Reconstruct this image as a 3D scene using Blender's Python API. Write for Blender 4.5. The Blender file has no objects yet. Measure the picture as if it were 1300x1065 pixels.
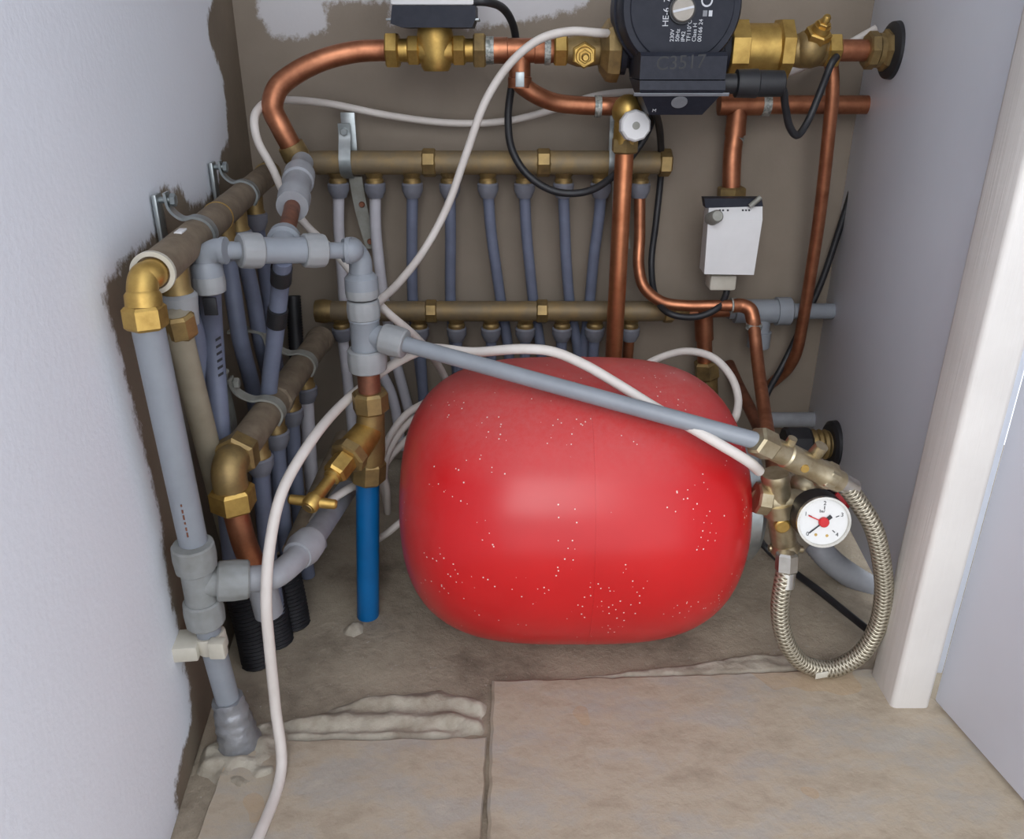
import bpy, bmesh, math, random
from mathutils import Vector as V, Matrix
random.seed(7)
PI = math.pi
SC = bpy.context.scene
COL = SC.collection
# ------------------------------------------------------------------ camera
F, PIT, CH = 1010.0, math.radians(23.0), 0.588     # focal length in px (1300 wide), pitch down, height
PCX, PCY = 650.0, 487.5                             # principal point of the photograph
cd = bpy.data.cameras.new('camera'); cam = bpy.data.objects.new('camera', cd); COL.objects.link(cam)
cam.location = (0, 0, CH); cam.rotation_euler = (PI/2 - PIT, 0, 0)
cd.sensor_width = 36.0; cd.lens = F/1300*36.0
cd.shift_y = (487.5 - 532.5)/1300.0
cd.clip_start = 0.02
SC.camera = cam
# ------------------------------------------------------------------ world and light
w = bpy.data.worlds.new('world'); SC.world = w; w.use_nodes = True
bg = w.node_tree.nodes['Background']; bg.inputs[0].default_value = (0.88, 0.92, 1.0, 1); bg.inputs[1].default_value = 1.5
def area(name, loc, target, sx, sy, power, color):
    l = bpy.data.lights.new(name, 'AREA'); l.shape = 'RECTANGLE'; l.size = sx; l.size_y = sy
    l.energy = power; l.color = color
    o = bpy.data.objects.new(name, l); COL.objects.link(o); o.location = loc
    o.rotation_euler = (V(target) - V(loc)).to_track_quat('-Z', 'Y').to_euler()
    return o
area('window_daylight_offscreen', (-0.45, -1.7, 1.7), (0.1, 0.9, 0.2), 1.7, 1.4, 30, (0.97, 0.98, 1.0))
SC.view_settings.view_transform = 'Standard'
SC.view_settings.look = 'None'
SC.view_settings.exposure = 0.45
SC.view_settings.gamma = 1.0
SC.view_settings.use_curve_mapping = False
# ------------------------------------------------------------------ pixel -> place
CP, SP = math.cos(PIT), math.sin(PIT)
def ray(u, v):
    t = (v - PCY)/F
    return V(((u - PCX)/F, CP - SP*t, -(SP + CP*t)))
def P(u, v, Y):
    d = ray(u, v); return V((0, 0, CH)) + d*(Y/d.y)
def PZ(u, v, z=0.0):
    d = ray(u, v); return V((0, 0, CH)) + d*((z - CH)/d.z)
BW = 1.09                                            # back wall distance
WA = PZ(248, 963, 0.0); WB = P(313, 150, BW)         # two points of the left wall plane
WD = V((WB.x - WA.x, WB.y - WA.y, 0)).normalized(); WN = V((WD.y, -WD.x, 0))   # along, and out of the wall
def PL(u, v, off=0.0):                               # on the ray, at 'off' metres off the left wall
    d = ray(u, v); o = V((0, 0, CH)); a = V((WA.x, WA.y, 0)) + WN*off*.7
    s = (a - V((0, 0, 0))).dot(WN)/d.dot(WN)
    return o + d*s
# ------------------------------------------------------------------ materials
MATS = {}
def nt(name):
    m = bpy.data.materials.new(name); m.use_nodes = True; n = m.node_tree.nodes; L = m.node_tree.links
    return m, n, L, n['Principled BSDF']
def coords(n, L, scale=(1, 1, 1), kind='Object'):
    tc = n.new('ShaderNodeTexCoord'); mp = n.new('ShaderNodeMapping'); mp.inputs['Scale'].default_value = scale
    L.new(tc.outputs[kind], mp.inputs[0]); return mp.outputs[0]
def noise(n, L, co, scale, detail=4, rough=0.6):
    t = n.new('ShaderNodeTexNoise'); t.inputs['Scale'].default_value = scale; t.inputs['Detail'].default_value = detail
    t.inputs['Roughness'].default_value = rough; L.new(co, t.inputs['Vector']); return t.outputs['Fac']
def ramp(n, L, fac, stops):
    r = n.new('ShaderNodeValToRGB'); e = r.color_ramp.elements
    while len(e) < len(stops): e.new(0.5)
    for k, (p, c) in enumerate(stops):
        e[k].position = p; e[k].color = (*c, 1)
    L.new(fac, r.inputs[0]); return r.outputs[0]
def mixc(n, L, fac, a, b):
    m = n.new('ShaderNodeMix'); m.data_type = 'RGBA'
    if hasattr(fac, 'is_linked'): L.new(fac, m.inputs[0])
    else: m.inputs[0].default_value = fac
    for i, x in ((6, a), (7, b)):
        if hasattr(x, 'is_linked'): L.new(x, m.inputs[i])
        else: m.inputs[i].default_value = (*x, 1)
    return m.outputs[2]
def bump(n, L, b, h, strength, dist=0.002):
    k = n.new('ShaderNodeBump'); k.inputs['Strength'].default_value = strength; k.inputs['Distance'].default_value = dist
    L.new(h, k.inputs['Height']); L.new(k.outputs[0], b.inputs['Normal'])
def math_(n, L, op, a, b=None, clamp=False):
    m = n.new('ShaderNodeMath'); m.operation = op; m.use_clamp = clamp
    for i, x in ((0, a), (1, b)):
        if x is None: continue
        if hasattr(x, 'is_linked'): L.new(x, m.inputs[i])
        else: m.inputs[i].default_value = x
    return m.outputs[0]
def simple(name, c1, c2=None, rough=0.5, metal=0.0, scale=60, lo=0.35, hi=0.7, bmp=0.0, bscale=None, spec=0.5, rough2=None):
    m, n, L, b = nt(name)
    co = coords(n, L)
    f = noise(n, L, co, scale)
    c = ramp(n, L, f, [(lo, c1), (hi, c2 or tuple(x*0.8 for x in c1))])
    L.new(c, b.inputs['Base Color'])
    b.inputs['Roughness'].default_value = rough; b.inputs['Metallic'].default_value = metal
    b.inputs['Specular IOR Level'].default_value = spec
    if rough2 is not None:
        rr = n.new('ShaderNodeMapRange'); rr.inputs[3].default_value = rough; rr.inputs[4].default_value = rough2
        L.new(f, rr.inputs[0]); L.new(rr.outputs[0], b.inputs['Roughness'])
    if bmp: bump(n, L, b, noise(n, L, co, bscale or scale*2), bmp)
    MATS[name] = m; return m
simple('copper', (0.48, 0.20, 0.105), (0.30, 0.115, 0.06), 0.33, 0.9, 45, rough2=0.55)
simple('copper_bright', (0.66, 0.27, 0.13), (0.45, 0.165, 0.075), 0.26, 0.92, 40, rough2=0.5)
simple('copper_dark', (0.30, 0.125, 0.075), (0.16, 0.07, 0.045), 0.5, 0.75, 55)
simple('brass', (0.60, 0.40, 0.12), (0.40, 0.25, 0.07), 0.34, 0.9, 60, rough2=0.55)
simple('brass_dull', (0.36, 0.25, 0.10), (0.20, 0.14, 0.065), 0.5, 0.75, 50)
simple('brass_nickel', (0.50, 0.43, 0.29), (0.34, 0.27, 0.16), 0.36, 0.85, 70)
simple('manifold', (0.215, 0.165, 0.10), (0.30, 0.205, 0.085), 0.6, 0.45, 38, 0.4, 0.75, 0.15)
simple('manifold_dusty', (0.20, 0.155, 0.105), (0.145, 0.108, 0.072), 0.8, 0.12, 60, 0.4, 0.65, 0.15)
simple('solder', (0.50, 0.50, 0.46), (0.22, 0.24, 0.22), 0.5, 0.6, 220, 0.4, 0.6, 0.5)
simple('grey_plastic', (0.25, 0.27, 0.295), (0.215, 0.232, 0.255), 0.42, 0, 30)
simple('grey_nut', (0.29, 0.297, 0.30), (0.25, 0.257, 0.26), 0.5, 0, 40)
simple('collar_grey', (0.175, 0.18, 0.21), (0.145, 0.148, 0.17), 0.55, 0, 40)
simple('grey_dirty', (0.25, 0.26, 0.255), (0.175, 0.175, 0.16), 0.65, 0, 35)
simple('waste_grey', (0.33, 0.34, 0.36), (0.24, 0.245, 0.26), 0.5, 0, 25)
simple('blue_grey_pipe', (0.15, 0.17, 0.235), (0.12, 0.136, 0.19), 0.5, 0, 30)
simple('white_pipe', (0.55, 0.54, 0.57), (0.47, 0.46, 0.49), 0.5, 0, 25)
simple('cream_pipe', (0.31, 0.275, 0.20), (0.21, 0.18, 0.125), 0.7, 0, 14)
simple('white_cable', (0.66, 0.61, 0.56), (0.58, 0.53, 0.48), 0.5, 0, 30)
simple('black_rubber', (0.012, 0.012, 0.014), (0.02, 0.02, 0.022), 0.5, 0, 60)
simple('pump_black', (0.018, 0.020, 0.029), (0.024, 0.026, 0.037), 0.5, 0, 150, spec=0.25, bmp=0.05, bscale=600)
simple('actuator_black', (0.02, 0.022, 0.031), (0.026, 0.028, 0.038), 0.5, 0, 100, spec=0.2)
simple('white_plastic', (0.72, 0.71, 0.70), (0.66, 0.65, 0.64), 0.45, 0, 20)
simple('cream_clip', (0.56, 0.53, 0.45), (0.47, 0.44, 0.36), 0.5, 0, 40)
simple('galvanised', (0.42, 0.45, 0.45), (0.28, 0.31, 0.31), 0.38, 0.85, 50)
simple('galvanised_dusty', (0.32, 0.32, 0.285), (0.24, 0.235, 0.20), 0.6, 0.35, 60)
simple('vent_steel', (0.33, 0.30, 0.26), (0.25, 0.23, 0.20), 0.5, 0.6, 60)
simple('chrome', (0.62, 0.60, 0.55), (0.5, 0.48, 0.43), 0.25, 0.9, 60)
simple('blue_pipe', (0.0, 0.125, 0.35), (0.0, 0.095, 0.27), 0.42, 0, 18)
simple('silver_tape', (0.38, 0.39, 0.41), (0.27, 0.28, 0.30), 0.36, 0.55, 35, bmp=0.5, bscale=90)
simple('red_plastic', (0.62, 0.015, 0.02), (0.5, 0.012, 0.016), 0.4, 0, 40)
simple('white_print', (0.62, 0.63, 0.66), None, 0.6)
simple('grey_print', (0.24, 0.25, 0.27), None, 0.5)
simple('dark_print', (0.03, 0.03, 0.035), None, 0.6)
simple('gauge_face', (0.74, 0.74, 0.72), (0.70, 0.70, 0.68), 0.4)
simple('yellow_print', (0.55, 0.36, 0.10), None, 0.6)
simple('wood_white', (0.70, 0.67, 0.63), (0.64, 0.61, 0.575), 0.5, 0, 12)
simple('door_white', (0.66, 0.68, 0.75), (0.63, 0.65, 0.72), 0.35, 0, 8)
simple('panel_white', (0.76, 0.79, 0.85), (0.73, 0.76, 0.82), 0.45, 0, 7)
simple('mortar', (0.45, 0.41, 0.33), (0.25, 0.21, 0.155), 0.9, 0, 30, bmp=0.9, bscale=110)
def wood_grain():
    m = MATS['wood_white']; n = m.node_tree.nodes; L = m.node_tree.links; b = n['Principled BSDF']
    co = coords(n, L, (160, 160, 5)); h = noise(n, L, co, 1.0, 3); bump(n, L, b, h, 0.35, 0.0012)
wood_grain()
def red_paint():
    m, n, L, b = nt('red_vessel'); co = coords(n, L)
    base = ramp(n, L, noise(n, L, co, 9), [(0.3, (0.56, 0.012, 0.014)), (0.75, (0.48, 0.010, 0.012))])
    sp = n.new('ShaderNodeTexVoronoi'); sp.inputs['Scale'].default_value = 190; L.new(co, sp.inputs['Vector'])
    near = math_(n, L, 'LESS_THAN', sp.outputs['Distance'], 0.13)
    pick = math_(n, L, 'GREATER_THAN', noise(n, L, co, 22, 2), 0.54)
    spot = math_(n, L, 'MULTIPLY', near, pick)
    c1 = mixc(n, L, spot, base, (0.72, 0.62, 0.56))
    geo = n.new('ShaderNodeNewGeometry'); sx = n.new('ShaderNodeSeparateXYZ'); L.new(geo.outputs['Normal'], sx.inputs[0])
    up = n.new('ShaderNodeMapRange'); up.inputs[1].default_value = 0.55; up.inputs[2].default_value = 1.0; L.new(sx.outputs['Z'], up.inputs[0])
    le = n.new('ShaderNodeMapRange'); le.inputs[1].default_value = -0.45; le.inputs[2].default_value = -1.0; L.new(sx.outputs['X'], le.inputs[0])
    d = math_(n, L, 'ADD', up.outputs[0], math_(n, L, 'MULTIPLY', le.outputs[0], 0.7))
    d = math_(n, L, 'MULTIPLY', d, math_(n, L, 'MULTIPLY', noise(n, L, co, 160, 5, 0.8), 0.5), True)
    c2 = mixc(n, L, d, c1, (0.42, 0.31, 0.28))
    L.new(c2, b.inputs['Base Color'])
    r = n.new('ShaderNodeMapRange'); r.inputs[3].default_value = 0.3; r.inputs[4].default_value = 0.75
    L.new(d, r.inputs[0]); L.new(r.outputs[0], b.inputs['Roughness'])
    b.inputs['Specular IOR Level'].default_value = 0.38; b.inputs['Coat Weight'].default_value = 0.08; b.inputs['Coat Roughness'].default_value = 0.2
    MATS['red_vessel'] = m
red_paint()
def wall_mat(name, paint, bare1, bare2, attr=True, pb=0.25):
    m, n, L, b = nt(name); co = coords(n, L)
    bare = ramp(n, L, noise(n, L, co, 7, 6), [(0.3, bare1), (0.7, bare2)])
    at = n.new('ShaderNodeAttribute'); at.attribute_name = 'paint'
    fine = noise(n, L, coords(n, L, (1, 1, 0.8)), 70, 6, 0.75)
    d = math_(n, L, 'ADD', at.outputs['Fac'], math_(n, L, 'MULTIPLY', math_(n, L, 'SUBTRACT', fine, 0.5), 0.035))
    mr = n.new('ShaderNodeMapRange'); mr.inputs[1].default_value = -0.0035; mr.inputs[2].default_value = 0.0035; L.new(d, mr.inputs[0])
    pc = ramp(n, L, noise(n, L, co, 5), [(0.3, paint), (0.7, tuple(x*0.96 for x in paint))])
    L.new(mixc(n, L, mr.outputs[0], bare, pc), b.inputs['Base Color'])
    b.inputs['Roughness'].default_value = 0.75; b.inputs['Specular IOR Level'].default_value = 0.25
    h = math_(n, L, 'ADD', math_(n, L, 'MULTIPLY', noise(n, L, co, 170, 3), 0.5), math_(n, L, 'MULTIPLY', mr.outputs[0], 0.5))
    bump(n, L, b, h, pb, 0.003)
    MATS[name] = m
wall_mat('wall_left_paint', (0.78, 0.80, 0.84), (0.225, 0.18, 0.13), (0.165, 0.13, 0.092))
wall_mat('wall_back_plaster', (0.56, 0.54, 0.54), (0.275, 0.228, 0.18), (0.225, 0.185, 0.142), pb=0.12)
def floor_mat():
    m, n, L, b = nt('screed'); co = coords(n, L)
    c = ramp(n, L, noise(n, L, co, 9, 8, 0.7), [(0.32, (0.18, 0.145, 0.105)), (0.5, (0.34, 0.285, 0.21)), (0.7, (0.43, 0.365, 0.27))])
    g = noise(n, L, co, 260, 3)
    L.new(mixc(n, L, math_(n, L, 'GREATER_THAN', g, 0.69), c, (0.42, 0.38, 0.32)), b.inputs['Base Color'])
    b.inputs['Roughness'].default_value = 0.9; bump(n, L, b, noise(n, L, co, 120, 6, 0.7), 0.6, 0.004)
    MATS['screed'] = m
    m, n, L, b = nt('sandstone'); co = coords(n, L)
    c = ramp(n, L, noise(n, L, coords(n, L, (1, 1.8, 1)), 11, 8, 0.68), [(0.28, (0.27, 0.215, 0.155)), (0.48, (0.40, 0.335, 0.25)), (0.6, (0.36, 0.325, 0.275)), (0.75, (0.47, 0.41, 0.325))])
    c2 = mixc(n, L, math_(n, L, 'MULTIPLY', math_(n, L, 'GREATER_THAN', noise(n, L, co, 5, 3), 0.62), 0.35), c, (0.42, 0.27, 0.13))
    L.new(c2, b.inputs['Base Color']); b.inputs['Roughness'].default_value = 0.72
    bump(n, L, b, noise(n, L, co, 16, 7, 0.62), 0.7, 0.006)
    MATS['sandstone'] = m
floor_mat()
def striped(name, c1, c2, per, rough, metal, twist=0.0, depth=0.5, dist=0.0012):
    m, n, L, b = nt(name); tc = n.new('ShaderNodeTexCoord'); s = n.new('ShaderNodeSeparateXYZ'); L.new(tc.outputs['UV'], s.inputs[0])
    def wave(tw):
        a = math_(n, L, 'ADD', math_(n, L, 'MULTIPLY', s.outputs['Y'], 2*PI/per), math_(n, L, 'MULTIPLY', s.outputs['X'], tw*2*PI))
        return math_(n, L, 'ADD', math_(n, L, 'MULTIPLY', math_(n, L, 'SINE', a), 0.5), 0.5)
    h = wave(twist)
    if twist: h = math_(n, L, 'MAXIMUM', h, wave(-twist))
    L.new(ramp(n, L, h, [(0.15, c2), (0.75, c1)]), b.inputs['Base Color'])
    b.inputs['Roughness'].default_value = rough; b.inputs['Metallic'].default_value = metal
    bump(n, L, b, h, depth, dist); MATS[name] = m
striped('braid', (0.46, 0.42, 0.33), (0.17, 0.145, 0.10), 0.0042, 0.42, 0.75, 5.0, 0.7)
# ------------------------------------------------------------------ mesh helpers
ORG = {}
def raw(name, verts, faces, mat, parent=None, smooth=True, uvs=None, ang=35, loc=None, mats=None):
    if parent is not None: o0 = ORG[parent]
    else: o0 = V(loc) if loc is not None else V(verts[0])
    me = bpy.data.meshes.new(name); me.from_pydata([V(v) - o0 for v in verts], [], faces)
    if uvs:
        ul = me.uv_layers.new(name='UVMap')
        for p in me.polygons:
            us = [uvs[i] for i in p.vertices]
            wrap = max(x[0] for x in us) - min(x[0] for x in us) > 0.5
            for li, x in zip(p.loop_indices, us): ul.data[li].uv = (x[0] + (1 if wrap and x[0] < 0.5 else 0), x[1])
    bm = bmesh.new(); bm.from_mesh(me); bmesh.ops.recalc_face_normals(bm, faces=bm.faces); bm.to_mesh(me); bm.free()
    if smooth:
        for p in me.polygons: p.use_smooth = True
        me.set_sharp_from_angle(angle=math.radians(ang))
    me.materials.append(MATS[mat])
    o = bpy.data.objects.new(name, me); COL.objects.link(o)
    if parent is None: o.location = o0
    else: o.parent = parent
    ORG[o] = o0
    return o
def tag(o, label, cat, group=None):
    o['label'] = label; o['category'] = cat
    if group: o['group'] = group
    return o
def thing(name, label, cat, loc, group=None):
    o = bpy.data.objects.new(name, None); COL.objects.link(o); o.location = loc; o.empty_display_size = 0.02
    ORG[o] = V(loc); return tag(o, label, cat, group)
def struct(o): o['kind'] = 'structure'; return o
def spline(pts, n=8):
    pts = [V(p) for p in pts]
    if len(pts) < 3: return pts
    q = [pts[0]*2 - pts[1]] + pts + [pts[-1]*2 - pts[-2]]; out = []
    for i in range(1, len(q) - 2):
        p0, p1, p2, p3 = q[i-1:i+3]
        t1 = max((p1-p0).length, 1e-6)**.5; t2 = max((p2-p1).length, 1e-6)**.5; t3 = max((p3-p2).length, 1e-6)**.5
        m1 = ((p1-p0)/t1 - (p2-p0)/(t1+t2) + (p2-p1)/t2)*t2; m2 = ((p2-p1)/t2 - (p3-p1)/(t2+t3) + (p3-p2)/t3)*t2
        for k in range(n):
            t = k/n; out.append(p1*(2*t**3-3*t*t+1) + m1*(t**3-2*t*t+t) + p2*(-2*t**3+3*t*t) + m2*(t**3-t*t))
    return out + [pts[-1]]
def frames(pts):
    T = []
    for i in range(len(pts)):
        a = pts[max(i-1, 0)]; b = pts[min(i+1, len(pts)-1)]; T.append((b-a).normalized())
    up = V((0, 0, 1)) if abs(T[0].z) < 0.9 else V((0, 1, 0))
    N = (up - T[0]*up.dot(T[0])).normalized(); out = []
    for t in T:
        N = (N - t*N.dot(t)).normalized(); out.append((t, N, t.cross(N)))
    return out
def rings(pts, rads, seg, phase=0.0, flute=None):
    vs, fs, uv = [], [], []; L = 0
    fr = frames(pts)
    for i, (p, (t, a, b)) in enumerate(zip(pts, fr)):
        if i: L += (pts[i]-pts[i-1]).length
        for k in range(seg):
            an = 2*PI*k/seg + phase; r = rads[i]
            if flute and k % flute[0] == 0: r *= flute[1]
            vs.append(p + (a*math.cos(an) + b*math.sin(an))*r); uv.append((k/seg, L))
    for i in range(len(pts)-1):
        for k in range(seg):
            k2 = (k+1) % seg; fs.append((i*seg+k, i*seg+k2, (i+1)*seg+k2, (i+1)*seg+k))
    fs.append(tuple(range(seg))[::-1]); n = len(pts)-1; fs.append(tuple(n*seg+k for k in range(seg)))
    return vs, fs, uv
def tube(name, pts, r, mat, parent=None, seg=14, n=8, curve=True):
    pts = [V(p) for p in pts]
    if curve: pts = spline(pts, n)
    vs, fs, uv = rings(pts, [r]*len(pts), seg)
    return raw(name, vs, fs, mat, parent, True, uv, 50)
def corr(name, pts, r, mat, parent=None, pitch=0.004, depth=0.12, seg=14):      # corrugated hose
    pts = spline(pts, 30); L = [0]
    for a, b in zip(pts, pts[1:]): L.append(L[-1] + (b-a).length)
    m = max(4, int(L[-1]/pitch))*2; q = []; j = 0
    for k in range(m+1):
        d = L[-1]*k/m
        while j < len(L)-2 and L[j+1] < d: j += 1
        f = (d-L[j])/max(L[j+1]-L[j], 1e-9); q.append(pts[j].lerp(pts[j+1], min(f, 1)))
    vs, fs, uv = rings(q, [r*(1 if k % 2 else 1-depth) for k in range(m+1)], seg)
    return raw(name, vs, fs, mat, parent, True, uv, 70)
def turn(name, p0, p1, prof, mat, parent=None, seg=20, smooth=True, flute=None, ang=35, phase=0.0):
    p0, p1 = V(p0), V(p1)
    pts = [p0.lerp(p1, t) for t, r in prof]
    d = (p1-p0).normalized(); up = V((0, 0, 1)) if abs(d.z) < 0.9 else V((0, 1, 0))
    a = (up - d*up.dot(d)).normalized(); b = d.cross(a); vs = []; fs = []
    for p, (t, r) in zip(pts, prof):
        for k in range(seg):
            an = 2*PI*k/seg + phase; rr = r*(flute[1] if flute and k % flute[0] == 0 else 1)
            vs.append(p + (a*math.cos(an) + b*math.sin(an))*rr)
    for i in range(len(pts)-1):
        for k in range(seg):
            k2 = (k+1) % seg; fs.append((i*seg+k, i*seg+k2, (i+1)*seg+k2, (i+1)*seg+k))
    fs.append(tuple(range(seg))); n = len(pts)-1; fs.append(tuple(n*seg+k for k in range(seg)))
    return raw(name, vs, fs, mat, parent, smooth, None, ang)
def cyl(name, p0, p1, r, mat, parent=None, seg=20, bev=0.08):
    return turn(name, p0, p1, [(0, r*(1-bev)), (0.05, r), (0.95, r), (1, r*(1-bev))], mat, parent, seg)
def hexnut(name, p0, p1, r, mat, parent=None, seg=6, phase=0.0):
    return turn(name, p0, p1, [(0, r*0.86), (0.12, r), (0.88, r), (1, r*0.86)], mat, parent, seg, False, phase=phase)
def pnut(name, p0, p1, r, mat='grey_nut', parent=None):          # ribbed plastic push-fit nut
    return turn(name, p0, p1, [(0, r*0.9), (0.06, r*0.97), (0.45, r), (0.55, r*1.0), (0.94, r*0.95), (1, r*0.86)], mat, parent, 48, True, (4, 0.975), 30)
def along(p, d, a): return V(p) + V(d).normalized()*a
def box(name, c, ax, ay, az, hx, hy, hz, mat, parent=None, bev=0.0, segs=2, loc=None):
    c = V(c); bm = bmesh.new(); bmesh.ops.create_cube(bm, size=2)
    if bev:
        for v in bm.verts: v.co = V((v.co.x*hx, v.co.y*hy, v.co.z*hz))
        bmesh.ops.bevel(bm, geom=list(bm.edges), offset=bev, segments=segs, affect='EDGES', profile=0.5)
    else:
        for v in bm.verts: v.co = V((v.co.x*hx, v.co.y*hy, v.co.z*hz))
    ax, ay, az = V(ax).normalized(), V(ay).normalized(), V(az).normalized()
    vs = [c + ax*v.co.x + ay*v.co.y + az*v.co.z for v in bm.verts]; bm.verts.index_update()
    fs = [tuple(v.index for v in f.verts) for f in bm.faces]; bm.free()
    return raw(name, vs, fs, mat, parent, bool(bev), None, 40, loc if loc is not None else c)
X_, Y_, Z_ = V((1, 0, 0)), V((0, 1, 0)), V((0, 0, 1))
def prism(name, poly, d, mat, parent=None, loc=None):            # polygon (3D points) pushed along d
    n = len(poly); vs = [V(p) for p in poly] + [V(p) + V(d) for p in poly]
    fs = [tuple(range(n)), tuple(range(2*n-1, n-1, -1))] + [(k, (k+1) % n, n+(k+1) % n, n+k) for k in range(n)]
    return raw(name, vs, fs, mat, parent, False, None, 35, loc)
def strip(name, pts, wdir, w, th, mat, parent=None, n=6):         # bent flat metal strap
    pts = spline(pts, n); wd = V(wdir).normalized(); vs = []; fs = []
    for i, p in enumerate(pts):
        t = (pts[min(i+1, len(pts)-1)] - pts[max(i-1, 0)]).normalized(); nn = t.cross(wd).normalized()
        for a, b in ((-1, -1), (1, -1), (1, 1), (-1, 1)): vs.append(p + wd*a*w/2 + nn*b*th/2)
    for i in range(len(pts)-1):
        for k in range(4): fs.append((i*4+k, i*4+(k+1) % 4, (i+1)*4+(k+1) % 4, (i+1)*4+k))
    fs.append((0, 1, 2, 3)); m = (len(pts)-1)*4; fs.append((m, m+1, m+2, m+3))
    return raw(name, vs, fs, mat, parent, True, None, 35)
def ringband(name, c, axis, r, w, th, mat, parent, a0=0, a1=2*PI, seg=24):      # (part of a) ring around an axis
    d = V(axis).normalized(); up = V((0, 0, 1)) if abs(d.z) < 0.9 else V((0, 1, 0))
    a = (up - d*up.dot(d)).normalized(); b = d.cross(a)
    full = abs(a1-a0-2*PI) < 1e-4; m = seg if full else seg+1; vs = []; fs = []
    for k in range(m):
        an = a0 + (a1-a0)*k/seg; e = a*math.cos(an) + b*math.sin(an)
        for rr, s in ((r, -1), (r+th, -1), (r+th, 1), (r, 1)): vs.append(V(c) + e*rr + d*s*w/2)
    for k in range(m if full else m-1):
        k2 = (k+1) % m
        for j in range(4): fs.append((k*4+j, k*4+(j+1) % 4, k2*4+(j+1) % 4, k2*4+j))
    if not full: fs += [(0, 1, 2, 3), tuple((m-1)*4+j for j in range(4))]
    return raw(name, vs, fs, mat, parent, True, None, 35)
def ball(name, c, r, mat, parent=None, sx=(1, 1, 1), seg=16):
    bm = bmesh.new(); bmesh.ops.create_uvsphere(bm, u_segments=seg, v_segments=seg//2+2, radius=1)
    vs = [V(c) + V((v.co.x*r*sx[0], v.co.y*r*sx[1], v.co.z*r*sx[2])) for v in bm.verts]; bm.verts.index_update()
    fs = [tuple(v.index for v in f.verts) for f in bm.faces]; bm.free()
    return raw(name, vs, fs, mat, parent, True, None, 80, c)
def text(name, s, size, origin, xd, yd, mat, parent, ext=0.0002, align='LEFT'):
    cu = bpy.data.curves.new(name, 'FONT'); cu.body = s; cu.size = size; cu.align_x = align; cu.extrude = ext
    t = bpy.data.objects.new(name, cu); COL.objects.link(t)
    dg = bpy.context.evaluated_depsgraph_get(); me = bpy.data.meshes.new_from_object(t.evaluated_get(dg))
    bpy.data.objects.remove(t); xd = V(xd).normalized(); yd = V(yd).normalized(); zd = xd.cross(yd)
    o0 = ORG[parent]
    for v in me.vertices: v.co = V(origin) + xd*v.co.x + yd*v.co.y + zd*v.co.z - o0
    me.materials.clear(); me.materials.append(MATS[mat]); me.name = name
    o = bpy.data.objects.new(name, me); COL.objects.link(o); o.parent = parent; ORG[o] = o0
    return o
# ------------------------------------------------------------------ setting
def sdist(p, poly):                                   # signed distance in 2D, positive inside
    x, y = p; ins = False; best = 9
    for i in range(len(poly)):
        (x1, y1), (x2, y2) = poly[i], poly[(i+1) % len(poly)]
        if (y1 > y) != (y2 > y) and x < (x2-x1)*(y-y1)/(y2-y1)+x1: ins = not ins
        dx, dy = x2-x1, y2-y1; t = max(0, min(1, ((x-x1)*dx+(y-y1)*dy)/(dx*dx+dy*dy+1e-12)))
        best = min(best, math.hypot(x-x1-t*dx, y-y1-t*dy))
    return best if ins else -best
def wall_grid(name, org, du, nu, nv, lu, lv, mat, polys, thick):
    vs = [V(org) + V(du)*(lu*i/nu) + Z_*(lv*j/nv) for j in range(nv+1) for i in range(nu+1)]
    fs = [(j*(nu+1)+i, j*(nu+1)+i+1, (j+1)*(nu+1)+i+1, (j+1)*(nu+1)+i) for j in range(nv) for i in range(nu)]
    nf = len(vs); tn = V(thick)
    c = [0, nu, (nv+1)*(nu+1)-1, nv*(nu+1)]; vs += [vs[k] + tn for k in c]
    fs += [(nf, nf+1, nf+2, nf+3)]
    e = [[i for i in range(nu+1)], [j*(nu+1)+nu for j in range(nv+1)], [nv*(nu+1)+i for i in range(nu, -1, -1)], [j*(nu+1) for j in range(nv, -1, -1)]]
    for k in range(4): fs.append(tuple(e[k]) + (nf+(k+1) % 4, nf+k))
    o = raw(name, vs, fs, mat, None, False, None, 35, org)
    at = o.data.attributes.new('paint', 'FLOAT', 'POINT')
    for j in range(nv+1):
        for i in range(nu+1):
            at.data[j*(nu+1)+i].value = max(sdist((lu*i/nu, lv*j/nv), q) for q in polys)
    for k in range(nf, len(vs)): at.data[k].value = 0.1
    return struct(o)
WTOP = 1.5
W0 = V((WA.x, WA.y, 0)) - WD*0.75                       # left wall starts well in front of the picture
Lw = ((WB - WA).to_2d().length) + 0.75
def wl(u, v): p = PL(u, v); return ((p - W0).dot(WD), p.z)
edge = [(268, -60), (270, 0), (262, 30), (268, 60), (282, 95), (288, 140), (290, 180), (280, 196), (276, 238), (258, 257), (242, 262), (230, 240), (205, 238), (200, 265), (198, 287), (186, 308), (158, 331), (136, 356), (131, 383), (142, 412), (151, 440), (161, 482), (176, 543), (188, 592), (204, 654), (208, 700), (216, 753), (229, 811), (233, 847), (242, 868), (242, 915), (231, 960), (222, 1000)]
pl = [wl(*q) for q in edge]
poly = [(-0.1, WTOP+.1), (pl[0][0], WTOP+.1)] + pl + [(pl[-1][0]-0.02, -0.1), (-0.1, -0.1)]
wall_grid('wall_left', W0, WD, 150, 150, Lw, WTOP, 'wall_left_paint', [poly], -WN*0.08)
def wb(u, v): p = P(u, v, BW); return (p.x - WB.x + 0.0, p.z)
def wpoly(pts): return [wb(*q) for q in pts]
patch1 = wpoly([(326, -200), (328, 20), (345, 45), (380, 50), (412, 40), (416, 30), (409, 5), (500, 3), (500, -200)])
patch2 = wpoly([(495, -200), (495, 30), (600, 35), (640, 30), (690, 22), (742, 10), (752, -20), (900, -60), (1100, -200)])
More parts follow.
